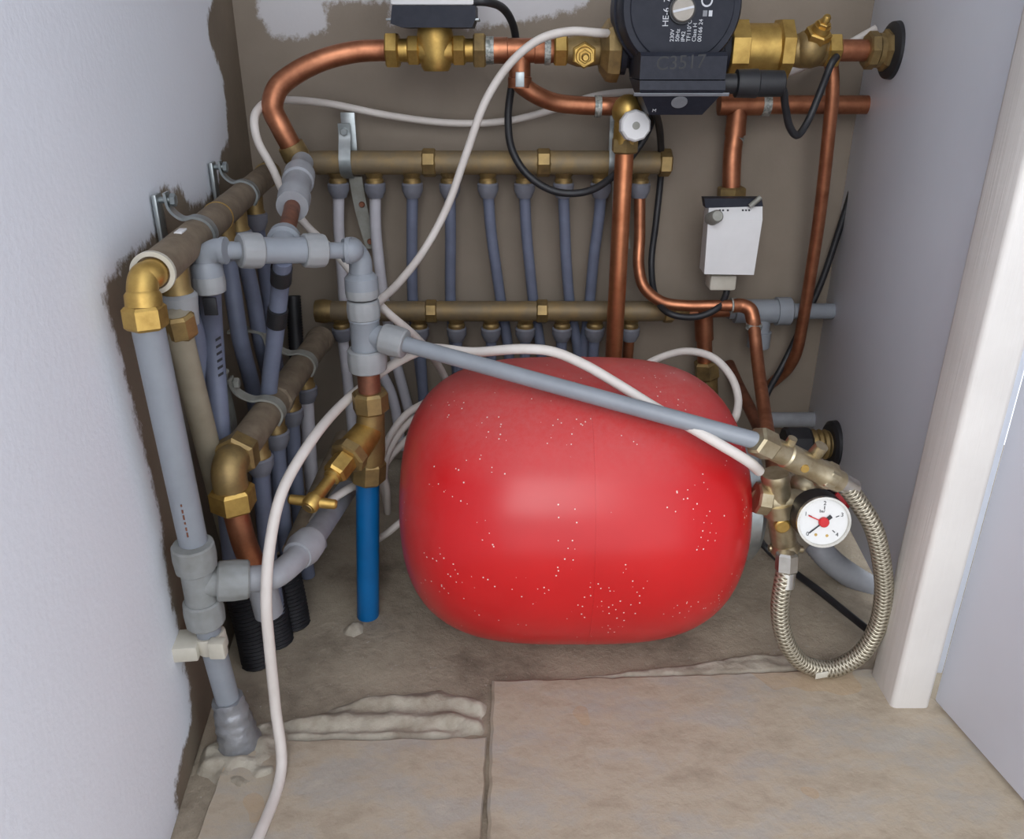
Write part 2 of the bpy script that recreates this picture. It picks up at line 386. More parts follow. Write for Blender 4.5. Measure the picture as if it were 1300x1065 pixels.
wall_grid('wall_back', V((WB.x, BW, 0)), X_, 130, 130, 1.05, WTOP, 'wall_back_plaster', [patch1, patch2], Y_*0.08)
# floor: screed slab with uneven surface, two stone tiles and mortar as its pieces
def floor():
    nx, ny = 90, 90; x0, x1, y0, y1 = -0.6, 0.9, -0.35, BW+0.05
    from mathutils import noise as mn
    vs = []
    for j in range(ny+1):
        for i in range(nx+1):
            x = x0+(x1-x0)*i/nx; y = y0+(y1-y0)*j/ny
            z = mn.noise(V((x*14, y*14, 0)))*0.0022 - 0.002
            vs.append(V((x, y, z)))
    fs = [(j*(nx+1)+i, j*(nx+1)+i+1, (j+1)*(nx+1)+i+1, (j+1)*(nx+1)+i) for j in range(ny) for i in range(nx)]
    return struct(raw('floor', vs, fs, 'screed', None, True, None, 80, (0, 0, 0)))
FL = floor()
def tile(pts, top, seed):
    from mathutils import noise as mn
    rnd = random.Random(seed); out = []
    for k in range(len(pts)):
        a, b = [V((pts[j % len(pts)][0], pts[j % len(pts)][1], 0)) for j in (k, k+1)]; m = max(1, int((b-a).length/0.012))
        for j in range(m):
            p = a.lerp(b, j/m); out.append(V((p.x + rnd.uniform(-.0012, .0012), p.y + rnd.uniform(-.0012, .0012), 0)))
    n = len(out); c = sum(out, V())/n
    vs = [V((p.x, p.y, -0.004)) for p in out] + [V((p.x, p.y, top-0.0025)) for p in out] + [V((p.x + (c.x-p.x)*.012, p.y + (c.y-p.y)*.012, top)) for p in out]
    fs = [(k, (k+1) % n, n+(k+1) % n, n+k) for k in range(n)] + [(n+k, n+(k+1) % n, 2*n+(k+1) % n, 2*n+k) for k in range(n)] + [tuple(2*n+k for k in range(n))]
    return raw('tile', vs, fs, 'sandstone', FL, True, None, 30)
def pz(u, v, z=0.006): return PZ(u, v, z)
g0 = pz(623, 862); g1 = pz(618, 975)
gx = lambda y: g0.x + (g1.x-g0.x)*(y-g0.y)/(g1.y-g0.y)
e1 = pz(1112, 846); rb = pz(1186, 885)
tile([(g0.x+.002, g0.y), pz(760, 858), pz(950, 852), (e1.x, e1.y), (rb.x, rb.y), (rb.x+.05, 0.42), (rb.x+.06, 0.05), (gx(0.05)+.002, 0.05)], 0.006, 1)
l0 = pz(352, 938); l1 = pz(617, 934)
tile([(l0.x-.04, l0.y-.006), (l0.x, l0.y), (l1.x, l1.y), (gx(0.05)-.0025, 0.05), (-.20, 0.05), (l0.x-.035, 0.35)], 0.006, 2)
def mortar_patch(name, poly, ridges, h, nx=70, ny=26):
    from mathutils import noise as mn
    pp = [(p.x, p.y) for p in poly]; xs = [p[0] for p in pp]; ys = [p[1] for p in pp]
    vs = []; ok = {}; fs = []
    for j in range(ny+1):
        for i in range(nx+1):
            x = min(xs)+(max(xs)-min(xs))*i/nx; y = min(ys)+(max(ys)-min(ys))*j/ny
            d = sdist((x, y), pp); k = min(1, max(0, d/0.008)); z = -0.006
            if d > -0.003:
                z = h*k*(0.55 + 0.45*mn.noise(V((x*60, y*90, 3))))
                if ridges: z += k*0.0026*math.sin((y + 0.007*math.sin(x*17) + 0.05*x)*2*PI/0.024 + 1.5*mn.noise(V((x*25, y*12, 1))))
                z -= 0.004*(1-k)
            vs.append(V((x, y, z)))
    fs = [(j*(nx+1)+i, j*(nx+1)+i+1, (j+1)*(nx+1)+i+1, (j+1)*(nx+1)+i) for j in range(ny) for i in range(nx)]
    return raw(name, vs, fs, 'mortar', FL, True, None, 80)
mortar_patch('mortar_bed', [pz(q, w_) for q, w_ in ((335, 938), (350, 910), (420, 890), (480, 872), (560, 866), (605, 876), (621, 885), (618, 932), (500, 936))], True, 0.0055, 110, 40)
mortar_patch('mortar_smear', [pz(q, w_) for q, w_ in ((690, 857), (740, 850), (800, 843), (880, 834), (950, 822), (1010, 822), (1062, 836), (1040, 850), (950, 856), (800, 860))], False, 0.006)
mortar_patch('mortar_heap', [pz(q, w_) for q, w_ in ((245, 975), (255, 940), (300, 925), (345, 905), (372, 925), (355, 985), (300, 1010))], False, 0.012)
mortar_patch('mortar_blob', [pz(q, w_) for q, w_ in ((432, 792), (445, 782), (463, 783), (464, 797), (448, 805), (434, 800))], False, 0.006, 24, 16)
# right side: white partition panel, painted post, open door
pb0 = P(1110, 0, BW).x; pf0 = 0.398; pdir = V((pb0-pf0, BW-.60, 0)); pln = pdir.length; pdir.normalize(); pnv = V((pdir.y, -pdir.x, 0))
pmid = (V((pb0, BW, 0)) + V((pf0, .60, 0)))/2 + pnv*.009
struct(box('wall_right', (pmid.x, pmid.y, 0.765), pdir, pnv, Z_, pln/2, 0.009, 0.735, 'panel_white', None, 0.0015))
def panel_x(Y): return pf0 + (pb0-pf0)*(Y-.60)/(BW-.60)
pa, pbt = PZ(1130, 905), PZ(1178, 908)
PX0, PX1, PY0 = pa.x, pbt.x + 0.002, pa.y
struct(box('trim_1', ((PX0+PX1)/2, PY0+0.024, 0.70), X_, Y_, Z_, (PX1-PX0)/2, 0.024, 0.699, 'wood_white', None, 0.005, 3))
dq = PZ(1243, 975, 0.0); dv = V((dq.x-PX1-.003, dq.y-PY0, 0)).normalized(); dn = V((-dv.y, dv.x, 0))
if dn.x < 0: dn = -dn
dc = V((PX1+.004, PY0+.004, 0)) + dv*0.27 + dn*0.011
struct(box('door_1', (dc.x, dc.y, 0.712), dv, dn, Z_, 0.27, 0.010, 0.70, 'door_white', None, 0.002))
box_c = struct(box('ceiling_unseen', (0.1, 0.75, WTOP+.02), X_, Y_, Z_, 0.75, 0.5, 0.02, 'panel_white'))  # unseen top slab, added so light enters only through the open front
# ------------------------------------------------------------------ the red expansion vessel
VS = 0.842; vc = V((0.0625, 0.729, 0.1485)); VR, VL = 0.1485, 0.1775
t = thing('expansion_vessel', 'large glossy red expansion vessel lying on its side on the concrete floor', 'vessel', (vc.x, vc.y, 0))
prof = []
for k in range(41):
    a = -PI/2 + PI*k/40; x = math.sin(a); xx = math.copysign(abs(x)**0.75, x); prof.append(((xx+1)/2, max(0.004, VR*(max(0, 1-abs(xx)**3.3))**(1/2.9))))
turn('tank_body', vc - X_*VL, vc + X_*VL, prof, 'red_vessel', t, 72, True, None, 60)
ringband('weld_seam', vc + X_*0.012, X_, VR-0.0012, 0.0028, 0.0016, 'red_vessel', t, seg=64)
turn('flange', vc + X_*(VL-.014), vc + X_*(VL+.011), [(0, .060), (0.2, .0655), (0.8, .0655), (1, .060)], 'galvanised', t, 40)
turn('neck', vc + X_*(VL+.005), vc + X_*(VL+.022), [(0, .016), (1, .016)], 'galvanised', t, 20)
# ------------------------------------------------------------------ pipe runs on the back wall
def outlet_set(par, xs_px, v, Y, z, r=0.0105):
    for u in xs_px:
        p = P(u, v, Y); p.z = z
        turn('outlet', p, p - Z_*0.015, [(0, .0135), (.45, .0095), (.62, .0115), (.95, .0115), (1, .0105)], 'brass_dull', par, 18)
def collar(par, p, mat='collar_grey'):
    return turn('collar', V(p), V(p) - Z_*0.019, [(0, .0125), (.1, .0138), (.55, .0134), (.75, .0115), (1, .0095)], mat, par, 24)
MY = 1.045; a, b = P(386, 206, MY), P(838, 207, MY); mz = (a.z+b.z)/2; a.z = b.z = mz
t = thing('pipe_manifold', 'tarnished brass manifold bar with nine outlets high on the back wall', 'manifold', (a+b)/2)
cyl('bar', a, b, .0150, 'manifold', t, 24)
for u in (545, 690): q = P(u, 206, MY); q.z = mz; hexnut('joint_nut', q-X_*.009, q+X_*.009, .0178, 'brass_dull', t, 8)
hexnut('end_nut', b - X_*.002, b + X_*.014, .0175, 'brass_dull', t, 6)
UP = [427, 474, 522, 570, 619, 666, 716, 764, 814]
outlet_set(t, UP, 206, MY, mz-.012)
LY = 1.035; a2, b2 = P(403, 395, LY), P(846, 395, LY); lz = (a2.z+b2.z)/2; a2.z = b2.z = lz
t2 = thing('pipe_manifold', 'tarnished brass manifold bar low on the back wall above the red vessel', 'manifold', (a2+b2)/2)
cyl('bar', a2, b2, .0138, 'manifold', t2, 24)
turn('end_cap', a2 - X_*.002, a2 + X_*.02, [(0, .0150), (.5, .0165), (1, .0145)], 'brass_dull', t2, 20)
for u in (548, 688): q = P(u, 395, LY); q.z = lz; hexnut('joint_nut', q-X_*.008, q+X_*.008, .0165, 'brass_dull', t2, 8)
hexnut('end_nut', b2 - X_*.004, b2 + X_*.010, .0165, 'brass_dull', t2, 6)
cyl('end_stub', b2 + X_*.008, b2 + X_*.03, .009, 'brass_dull', t2)
LO = [432, 531, 579, 623, 667, 714, 756, 801]
outlet_set(t2, LO, 395, LY, lz-.010)
D0 = mz - .012 - .019
def hang(lab, top, pts, mat, r=.0075, grp=None, nm='plastic_pipe', z0=None, cat='pipe'):
    p0 = top.copy()
    th = thing(nm, lab, cat, p0, grp)
    collar(th, p0 + Z_*.006)
    tube('pipe', [p0 - Z_*.004] + pts, r, mat, th)
    return th
upg = 'pipes hanging from the upper back manifold'
ordn = ['first', 'second', 'third', 'fourth', 'fifth', 'sixth', 'seventh', 'eighth', 'ninth']
paths = {
 0: ([(430, 290, 1.05), (434, 340, 1.052), (441, 400, 1.058), (470, 450, 1.062), (497, 500, 1.064), (510, 570, 1.06)], 'white_pipe'),
 1: ([(477, 290, 1.05), (482, 340, 1.052), (489, 390, 1.06), (503, 460, 1.063), (520, 525, 1.063), (530, 570, 1.06)], 'white_pipe'),
 2: ([(523, 300, 1.05), (524, 380, 1.06), (530, 440, 1.064), (540, 520, 1.06)], 'blue_grey_pipe'),
 3: ([(572, 300, 1.05), (572, 380, 1.06), (577, 440, 1.064), (585, 520, 1.06)], 'blue_grey_pipe'),
 4: ([(623, 290, 1.05), (629, 335, 1.054), (637, 390, 1.062), (645, 440, 1.064), (652, 520, 1.06)], 'blue_grey_pipe'),
 5: ([(668, 290, 1.05), (672, 335, 1.054), (678, 390, 1.062), (686, 440, 1.064), (692, 520, 1.06)], 'blue_grey_pipe'),
 6: ([(717, 290, 1.05), (719, 335, 1.054), (724, 390, 1.062), (733, 440, 1.064), (740, 520, 1.06)], 'blue_grey_pipe'),
 7: ([(761, 270, 1.05), (754, 325, 1.054), (748, 390, 1.062), (742, 440, 1.064), (738, 520, 1.06)], 'blue_grey_pipe')}
for k, u in enumerate(UP[:8]):
    p = P(u, 206, MY); p.z = D0
    pts, m = paths[k]
    lab = ('white plastic pipe at the %s outlet of the upper back manifold from the corner' if m == 'white_pipe' else 'blue-grey plastic pipe at the %s outlet of the upper back manifold from the corner') % ordn[k]
    hang(lab, p, [P(*q) for q in pts], m, .0074, upg)
D1 = lz - .010 - .019
lower_x = {432: (436, 'white_pipe'), 531: (538, 'blue_grey_pipe'), 579: (583, 'blue_grey_pipe'), 623: (625, 'blue_grey_pipe'), 667: (667, 'blue_grey_pipe'), 714: (712, 'blue_grey_pipe'), 756: (754, 'blue_grey_pipe'), 801: (800, 'copper')}
for k, u in enumerate(LO):
    p = P(u, 395, LY); p.z = D1; q = p.copy(); q.z = 0.0; q.y += .012; mid = (p+q)/2; mid.y += .004
    lab = 'short %s pipe at the %s outlet of the lower back manifold from the corner' % ({'white_pipe': 'white plastic', 'blue_grey_pipe': 'blue-grey plastic', 'copper': 'copper'}[lower_x[u][1]], ordn[k])
    hang(lab, p, [mid, q], lower_x[u][1], .0074, 'pipes under the lower back manifold')
# thin copper pipe from the last outlet, over and down to the filling valves
p = P(814, 206, MY); p.z = D0
t = thing('copper_pipe', 'thin copper pipe running from the upper manifold down and across to the filling valve', 'pipe', p)
collar(t, p + Z_*.006)
pe = P(942, 388, 0.985)
tube('pipe', [p, P(812, 300, 1.04), P(811, 340, 1.03), P(818, 365, 1.02), P(840, 383, 1.005), P(870, 388, 1.0), P(905, 388, .992), pe], .0075, 'copper', t)
tube('elbow', [along(pe, (-1, 0, 0), .012), pe, P(952, 393, .98), P(956, 406, .975), P(957, 414, .97)], .0092, 'copper', t)
tube('drop_pipe', [P(957, 412, .97), P(962, 460, .93), P(970, 520, .85), P(981, 585, .735), P(984, 610, .69)], .0078, 'copper', t)
for q, w_ in ((P(931, 388, .988), X_), (P(957, 414, .97), Z_)): ringband('solder_joint', q, w_, .0080, .007, .0022, 'solder', t, seg=16)
# thick copper riser in front of the manifolds, with its white-capped valve
rt, rb_ = P(793, 190, 0.985), P(779, 470, 0.985); rb_.x = rt.x; rb_.y = rt.y; rb_.z = 0.0
t = thing('copper_pipe', 'thick bright vertical copper pipe passing in front of both manifolds', 'pipe', (rt.x, rt.y, 0))
tube('pipe', [rt, rb_], .0112, 'copper_bright', t, 20, curve=False)
hexnut('nut', rt - Z_*.004, rt + Z_*.014, .0165, 'brass_dull', t)
vb = P(800, 160, 0.975)
t = thing('lockshield_valve', 'brass angle valve with round white plastic cap on top of the thick copper pipe', 'valve', vb)
tube('body', [rt + Z_*.008, V((rt.x, rt.y-.002, vb.z)), V((rt.x+.001, rt.y, vb.z+.028))], .0145, 'brass', t, 20)
ball('bulge', V((rt.x+.001, rt.y-.004, vb.z+.016)), .019, 'brass', t)
vd = V((0.06, -1, 0.10)).normalized(); v0 = vb + vd*.004
turn('neck', v0, v0 + vd*.016, [(0, .012), (1, .011)], 'grey_nut', t)
turn('cap', v0 + vd*.014, v0 + vd*.030, [(0, .0172), (.2, .018), (.85, .0175), (1, .0155)], 'white_plastic', t, 10, False)
turn('cap_screw', v0 + vd*.0296, v0 + vd*.0308, [(0, .0045), (1, .0042)], 'galvanised_dusty', t, 16)
# ------------------------------------------------------------------ top run: valve, tee, pump
AY = 0.985
def T(u, v=64, dy=0.0): return P(u, v, AY+dy)
az = T(600, 64).z
def TX(u): p = T(u); p.z = az; return p
# bent copper pipe
c0 = P(373, 192, 0.93)
t = thing('copper_pipe', 'thick bent copper pipe curving from the corner up to the motorised valve', 'pipe', c0)
tube('pipe', [c0, P(356, 160, .925), P(346, 138, .93), P(352, 113, .94), P(375, 93, .955), P(410, 76, .97), P(450, 66, .98), TX(480), TX(492)], .0118, 'copper', t, 20)
d = (P(356, 160, .925) - c0).normalized()
turn('socket', c0 - d*.012, c0 + d*.008, [(0, .013), (.3, .0155), (1, .0145)], 'brass_dull', t)
# motorised valve
t = thing('motorised_valve', 'brass valve body with black and white actuator on top, left of the pump', 'valve', TX(548))
hexnut('nut', TX(490), TX(507), .0205, 'brass', t, 6, PI/6)
turn('inlet', TX(507), TX(528), [(0, .0125), (1, .0125)], 'brass', t)
hexnut('body_hexagon', TX(518), TX(533), .0175, 'brass', t, 6, PI/6)
turn('body', TX(530), TX(576), [(0, .013), (.25, .017), (.5, .0185), (.75, .017), (1, .013)], 'brass', t)
mc = TX(553); turn('bowl', mc - Z_*.022, mc + Z_*.024, [(0, .014), (.1, .017), (.5, .0205), (.8, .021), (1, .019)], 'brass', t, 24)
hexnut('body_hexagon', TX(575), TX(591), .0178, 'brass', t, 6, PI/6)
turn('outlet', TX(590), TX(604), [(0, .0125), (1, .0125)], 'brass', t)
hexnut('nut', TX(601), TX(617), .0205, 'brass_dull', t, 6, PI/6)
zt = mc.z + .024
box('mounting_plate', (mc.x, mc.y, zt + .003), X_, Y_, Z_, .032, .028, .002, 'galvanised', t, .001)
for s in (-1, 1): box('plate_wing', (mc.x + s*.040, mc.y, zt + .0075), X_, Y_, Z_, .011, .026, .0012, 'galvanised', t, .0005)
l_, r_ = P(498, 22, AY-.03).x, P(604, 22, AY-.03).x
zb, zt2 = P(550, 35, AY-.03).z, P(550, 7, AY-.03).z
ab = prism('actuator_base', [V((l_-.002, AY-.034, zb+.004)), V((l_+.010, AY-.034, zb)), V((r_-.004, AY-.034, zb)), V((r_, AY-.034, zb+.010)), V((r_, AY-.034, zt2)), V((l_+.001, AY-.034, zt2))], V((0, .066, 0)), 'actuator_black', t)
box('actuator_cover', ((l_+r_)/2-.001, AY-.001, zt2 + .031), X_, Y_, Z_, (r_-l_)/2, .0345, .031, 'white_plastic', t, .003)
# copper tee after the valve and its branch
t = thing('copper_tee', 'soldered copper tee between the motorised valve and the pump valve', 'pipe', TX(660))
turn('tee_body', TX(618), TX(704), [(0, .0125), (.08, .0128), (.09, .0142), (.3, .0142), (.31, .0132), (.7, .0132), (.71, .0142), (.93, .0142), (1, .0125)], 'copper', t)
ringband('solder_joint', TX(622), X_, .0126, .009, .0022, 'solder', t); ringband('solder_joint', TX(695), X_, .0140, .007, .0015, 'solder', t)
tc_ = TX(660)
turn('branch', tc_, tc_ - Z_*.040, [(0, .012), (.7, .0125), (.72, .0138), (1, .0138)], 'copper', t)
tube('branch_pipe', [tc_ - Z_*.034, P(663, 108, .985), P(680, 120, .99), P(705, 130, 1.0), P(740, 134, 1.005), P(775, 135, 1.003), P(796, 135, .99)], .0105, 'copper', t, 18)
ringband('solder_joint', P(759, 135, 1.004), X_, .0105, .008, .0022, 'solder', t)
box('earth_tag', P(660, 101, .968), X_, Y_, Z_, .005, .001, .008, 'galvanised', t, .0004)
# pump isolating valve on the inlet side
def spindle(par, base, d, s=1.0):
    d = V(d).normalized()
    hexnut('gland_nut', base, base + d*.010*s, .0135*s, 'brass', par)
    turn('gland', base + d*.009*s, base + d*.016*s, [(0, .0095*s), (1, .0085*s)], 'brass', par)
    hexnut('spindle_nut', base + d*.015*s, base + d*.020*s, .0070*s, 'brass', par)
    turn('spindle', base + d*.019*s, base + d*.027*s, [(0, .0042*s), (.8, .004*s), (1, .0028*s)], 'brass', par, 12)
t = thing('pump_valve', 'brass isolating valve with spindle facing out, before the pump inlet', 'valve', TX(735))
hexnut('nut', TX(703), TX(720), .0185, 'brass', t, 6, PI/6)
turn('body', TX(718), TX(768), [(0, .013), (.3, .0175), (.6, .0175), (1, .014)], 'brass_dull', t)
spindle(t, TX(740) + V((0, -.013, -.004)), V((0, -1, -.12)), 1.05)
turn('flange_nut', TX(761), TX(786), [(0, .022), (.35, .033), (.6, .0345), (.95, .0345), (1, .031)], 'brass_dull', t, 8, False)
# pump
pc = P(865, 14, .93)
t = thing('circulation_pump', 'black circulation pump with round label face and terminal box', 'pump', TX(865))
turn('inlet_flange', TX(786), TX(812), [(0, .026), (.3, .026), (.31, .019), (.6, .019), (.61, .027), (1, .029)], 'pump_black', t, 28)
turn('outlet_flange', TX(922), TX(900), [(0, .027), (.4, .027), (.41, .020), (1, .026)], 'pump_black', t, 28)
hc = V((TX(865).x, AY, az + .048))
vm = V((hc.x, AY+.02, az+.018)); turn('volute', vm + Y_*.02, vm - Y_*.045, [(0, .045), (.3, .056), (.85, .058), (1, .052)], 'pump_black', t, 40)
ya = V((0, -1, 0)); fc = P(866, 8, .905)
turn('motor_housing', V((fc.x, .975, fc.z)), fc, [(0, .066), (.5, .066), (.52, .064), (.93, .0625), (1, .0600)], 'pump_black', t, 64)
turn('label_face', fc - Y_*.0, fc - Y_*.0022, [(0, .0535), (.6, .0535), (1, .0525)], 'actuator_black', t, 56)
yf = fc.y - .0024
def FP(u, v): p = P(u, v, yf); return p
sc_ = FP(866, 12)
turn('vent_collar', sc_ + Y_*.002, sc_ - Y_*.003, [(0, .0145), (1, .0138)], 'black_rubber', t, 32)
vs_ = turn('vent_screw', sc_, sc_ - Y_*.007, [(0, .0118), (.8, .0118), (1, .0108)], 'vent_steel', t, 32)
box('screw_slot', sc_ - Y_*.0070, V((1, 0, .22)), Y_, V((-.22, 0, 1)), .0108, .0006, .0011, 'white_print', vs_)
for k, (u, s) in enumerate(((853, '230V'), (860, '50Hz'), (867, 'IP42'), (874, 'TF110°C'), (881, 'Class H'), (888, '00166 24'))):
    text('rating_text', s, .0057, FP(u+2, 53), Z_, -X_, 'white_print', t)
text('type_text', 'HE-6  710 m', .0088, FP(848, 34), Z_, -X_, 'white_print', t)
text('ce_mark', 'CE', .017, FP(904, 10), Z_, -X_, 'white_print', t)
for k, (u, w2) in enumerate(((895, .0022), (902, .0018))): box('approval_mark', FP(u, 17), X_, Y_, Z_, w2, .0003, .0028, 'grey_print' if k == 0 else 'white_print', t)
ringband('label_arc', FP(866, 12) + Y_*.0005, Y_, .0185, .0006, .0008, 'grey_print', t, -PI*.25, PI*.35)
# terminal box: wedge shaped, sloping lower cover
xl, xr = P(812, 100, .885).x, P(921, 100, .885).x
z_t, z_s, z_b = P(865, 66, .885).z, P(865, 101, .885).z, P(865, 146, .905).z
yF = .885
tb = prism('terminal_box', [V((xl, .965, z_t)), V((xl, yF+.006, z_t)), V((xl, yF, z_t-.004)), V((xl, yF, z_s)), V((xl, .965, z_s))], V((xr-xl, 0, 0)), 'pump_black', t)
box('box_bridge', ((xl+xr)/2, .935, z_t+.012), X_, Y_, Z_, (xr-xl)/2*.82, .028, .016, 'pump_black', t, .003)
cin = .016
cvs = [V((xl, .965, z_s-.001)), V((xl, yF-.002, z_s-.001)), V((xl, yF-.004, z_s-.010)), V((xl+cin, yF+.022, z_b)), V((xl+cin, .965, z_b))]
cvs += [V((xr - (p_.x-xl), p_.y, p_.z)) for p_ in cvs]
cv = raw('terminal_cover', cvs, [(0, 1, 2, 3, 4), (9, 8, 7, 6, 5)] + [(k, (k+1) % 5, 5+(k+1) % 5, 5+k) for k in range(5)], 'pump_black', t, False)
sl = V((0, .026, z_b-(z_s-.010))).normalized(); slx = X_; sln = slx.cross(sl); sln = sln if sln.y < 0 else -sln
def CV(fx, fd): return V((xl + (xr-xl)*fx, yF-.004, z_s-.010)) + sl*fd + sln*.0004
box('cover_rib', CV(.5, .006), X_, sln, sl, (xr-xl)*.36, .0009, .0016, 'grey_print', cv)
turn('badge', CV(.50, .017) , CV(.50, .017) + sln*.0008, [(0, .0085), (1, .0085)], 'grey_print', cv, 28)
bo = cv.children[-1]
for v in bo.data.vertices: v.co.x = (v.co.x + ORG[bo].x - CV(.5, 0).x)*1.55 + CV(.5, 0).x - ORG[bo].x
text('cover_mark', 'M', .006, CV(.2, .032), X_, -sl, 'white_print', cv)
text('scratched_number', 'C3517', .019, V((xl+.016, yF-.0002, z_s+.009)), V((1, 0, .05)), Z_, 'black_rubber', tb)
# cable plug on the right of the box
pg = P(922, 106, .915)
turn('cable_gland', pg - X_*.004, pg + X_*.062, [(0, .010), (.2, .0105), (.22, .0145), (.55, .0150), (.57, .0138), (.97, .0135), (1, .010)], 'black_rubber', t, 24)
# outlet side brass
t = thing('pump_valve', 'large brass union and isolating valve with upright spindle after the pump outlet', 'valve', TX(985))
turn('union_nut', TX(921), TX(944), [(0, .033), (.05, .0345), (.95, .0345), (1, .032)], 'brass', t, 8, False, phase=PI/8)
turn('union_body', TX(943), TX(984), [(0, .0285), (1, .0285)], 'brass', t, 28)
hexnut('union_hexagon', TX(982), TX(1001), .0345, 'brass', t, 8, PI/8)
turn('body', TX(1000), TX(1050), [(0, .016), (.35, .019), (.65, .019), (1, .015)], 'brass_dull', t)
ball('valve_ball', TX(1026) + V((0, -.004, .002)), .021, 'brass_dull', t)
spindle(t, TX(1028) + V((.001, -.012, .012)), V((.12, -.62, .78)), 1.1)
hexnut('nut', TX(1046), TX(1064), .0195, 'brass', t, 6, PI/6)
t = thing('copper_pipe', 'short copper pipe with brass coupling and black rubber collar entering the white panel', 'pipe', TX(1080))
tube('pipe', [TX(1060), TX(1110)], .0118, 'copper', t, curve=False)
hexnut('coupling_nut', TX(1099), TX(1112), .0205, 'brass_dull', t, 8); turn('coupling', TX(1112), TX(1128), [(0, .0185), (1, .0185)], 'brass_dull', t)
hexnut('coupling_nut', TX(1118), TX(1140), .0225, 'brass_dull', t, 8)
ce = TX(1146); ce.x = panel_x(AY) - .010
turn('rubber_collar', ce, ce + X_*.012, [(0, .024), (.3, .0305), (1, .0315)], 'black_rubber', t, 32)
# ------------------------------------------------------------------ right part of the back wall
hy = 1.05; h0, h1 = P(918, 133, hy), P(1100, 133, hy); h0.z = h1.z = (h0.z+h1.z)/2; h1.x = panel_x(hy) + .004
t = thing('copper_pipe', 'horizontal copper pipe with soldered tee behind the pump', 'pipe', h0)
tube('pipe', [h0, h1], .0112, 'copper', t, curve=False)
q = P(937, 134, hy); q.z = h0.z
turn('tee_body', q - X_*.024, q + X_*.03, [(0, .0128), (1, .0128)], 'copper', t); turn('tee_branch', q, q - Z_*.036, [(0, .0122), (.7, .0125), (1, .0132)], 'copper', t)
ringband('solder_joint', q + X_*.034, X_, .0115, .010, .0022, 'solder', t)
bt = P(928, 248, hy-.01)
tube('drop_pipe', [q - Z_*.03, V((q.x-.002, hy-.004, (q.z+bt.z)/2)), bt], .0115, 'copper', t)
tube('solder_run', [q - Z_*.040, V((q.x-.0015, hy-.003, (q.z*.6+bt.z*.4)))], .0119, 'solder', t)
hexnut('nut', P(929, 237, hy-.01), P(928, 252, hy-.01), .0185, 'brass_dull', t)
# white actuator
AXY = 0.975
t = thing('valve_actuator', 'white boxy valve actuator with small round cap, under the copper tee', 'actuator', P(928, 300, AXY))
A = lambda u, v, y=AXY: P(u, v, y)
bl, br, tl, tr = A(894, 348), A(957, 349), A(899, 279), A(968, 279)
tl2, tr2 = A(900, 264, AXY+.012), A(968, 262, AXY+.012)
bl2 = A(889, 338, AXY+.015)
dep = V((0, .055, 0))
fv = [bl, br, tr, tl, tl2, tr2]; bk = [A(888, 340, AXY+.05), A(957, 344, AXY+.05), A(966, 258, AXY+.055), A(895, 258, AXY+.055)]
raw('cover', fv + bk, [(0, 1, 2, 3), (3, 2, 5, 4), (4, 5, 8, 9), (0, 3, 4, 9, 6), (1, 7, 8, 5, 2), (0, 6, 7, 1), (6, 9, 8, 7)], 'white_plastic', t, False)
prism('base', [A(894, 252, AXY+.012), A(967, 252, AXY+.012), A(969, 262, AXY+.012), A(896, 264, AXY+.012)], V((0, .016, 0)), 'actuator_black', t)
tube('lever', [A(952, 262, AXY+.006), A(966, 250, AXY+.004)], .0032, 'galvanised_dusty', t, curve=False)
kd = V((.05, -1, .35)).normalized(); k0 = A(903, 278, AXY+.006)
turn('round_cap', k0, k0 + kd*.026, [(0, .0085), (.9, .0078), (1, .006)], 'galvanised_dusty', t, 18)
box('outlet_block', A(915, 356, AXY+.03), X_, Y_, Z_, .017, .014, .010, 'cream_clip', t, .003)
for k, (u, v) in enumerate(((914, 267), (918, 267), (924, 267), (921, 272), (943, 267), (947, 267), (951, 267))): box('scale_mark', A(u, v, AXY+.0085), X_, V((0, .6, .8)), V((0, -.8, .6)), .0011, .0011, .0004, 'dark_print', t)
# right thin copper pipe
t = thing('copper_pipe', 'long thin copper pipe leaning down along the white panel to a hole in the wall', 'pipe', P(1058, 84, .985))
tube('pipe', [TX(1056) - Z_*.008, P(1057, 110, .985), P(1051, 180, .995), P(1041, 270, 1.01), P(1029, 350, 1.025), P(1018, 415, 1.035), P(1011, 448, 1.04), P(1000, 468, 1.05), P(985, 482, 1.07), P(978, 488, 1.088)], .0078, 'copper', t)
# grey tee low right
gy = 1.05; g0_, g1_ = P(925, 394, gy), P(1060, 396, gy); g0_.z = g1_.z = (g0_.z+g1_.z)/2; g1_.x = panel_x(gy) + .004
t = thing('plastic_tee', 'grey plastic tee and pipe behind the thin copper elbow', 'fitting', (g0_+g1_)/2)
tube('pipe', [g0_, g1_], .011, 'grey_plastic', t, curve=False)
q0, q1, q2 = P(932, 395, gy), P(985, 395, gy), P(1004, 395, gy); q0.z = q1.z = q2.z = g0_.z
turn('tee_body', q0, q1, [(0, .0165), (1, .0165)], 'grey_plastic', t); turn('collar', q1, q2, [(0, .0195), (.9, .0195), (1, .017)], 'grey_plastic', t, 24)
qq = P(968, 396, gy); qq.z = g0_.z; turn('branch', qq, qq - Z_*.052, [(0, .0125), (.55, .0125), (.56, .0155), (1, .0155)], 'grey_plastic', t)
g3, g4 = P(985, 538, 1.06), P(1060, 533, 1.06); g3.z = g4.z; g4.x = panel_x(1.06) - .006
tag(tube('plastic_pipe', [g3 - X_*.03, g4 + X_*.01], .0115, 'waste_grey', None, curve=False), 'grey plastic pipe low on the back wall behind the filling valve', 'pipe')
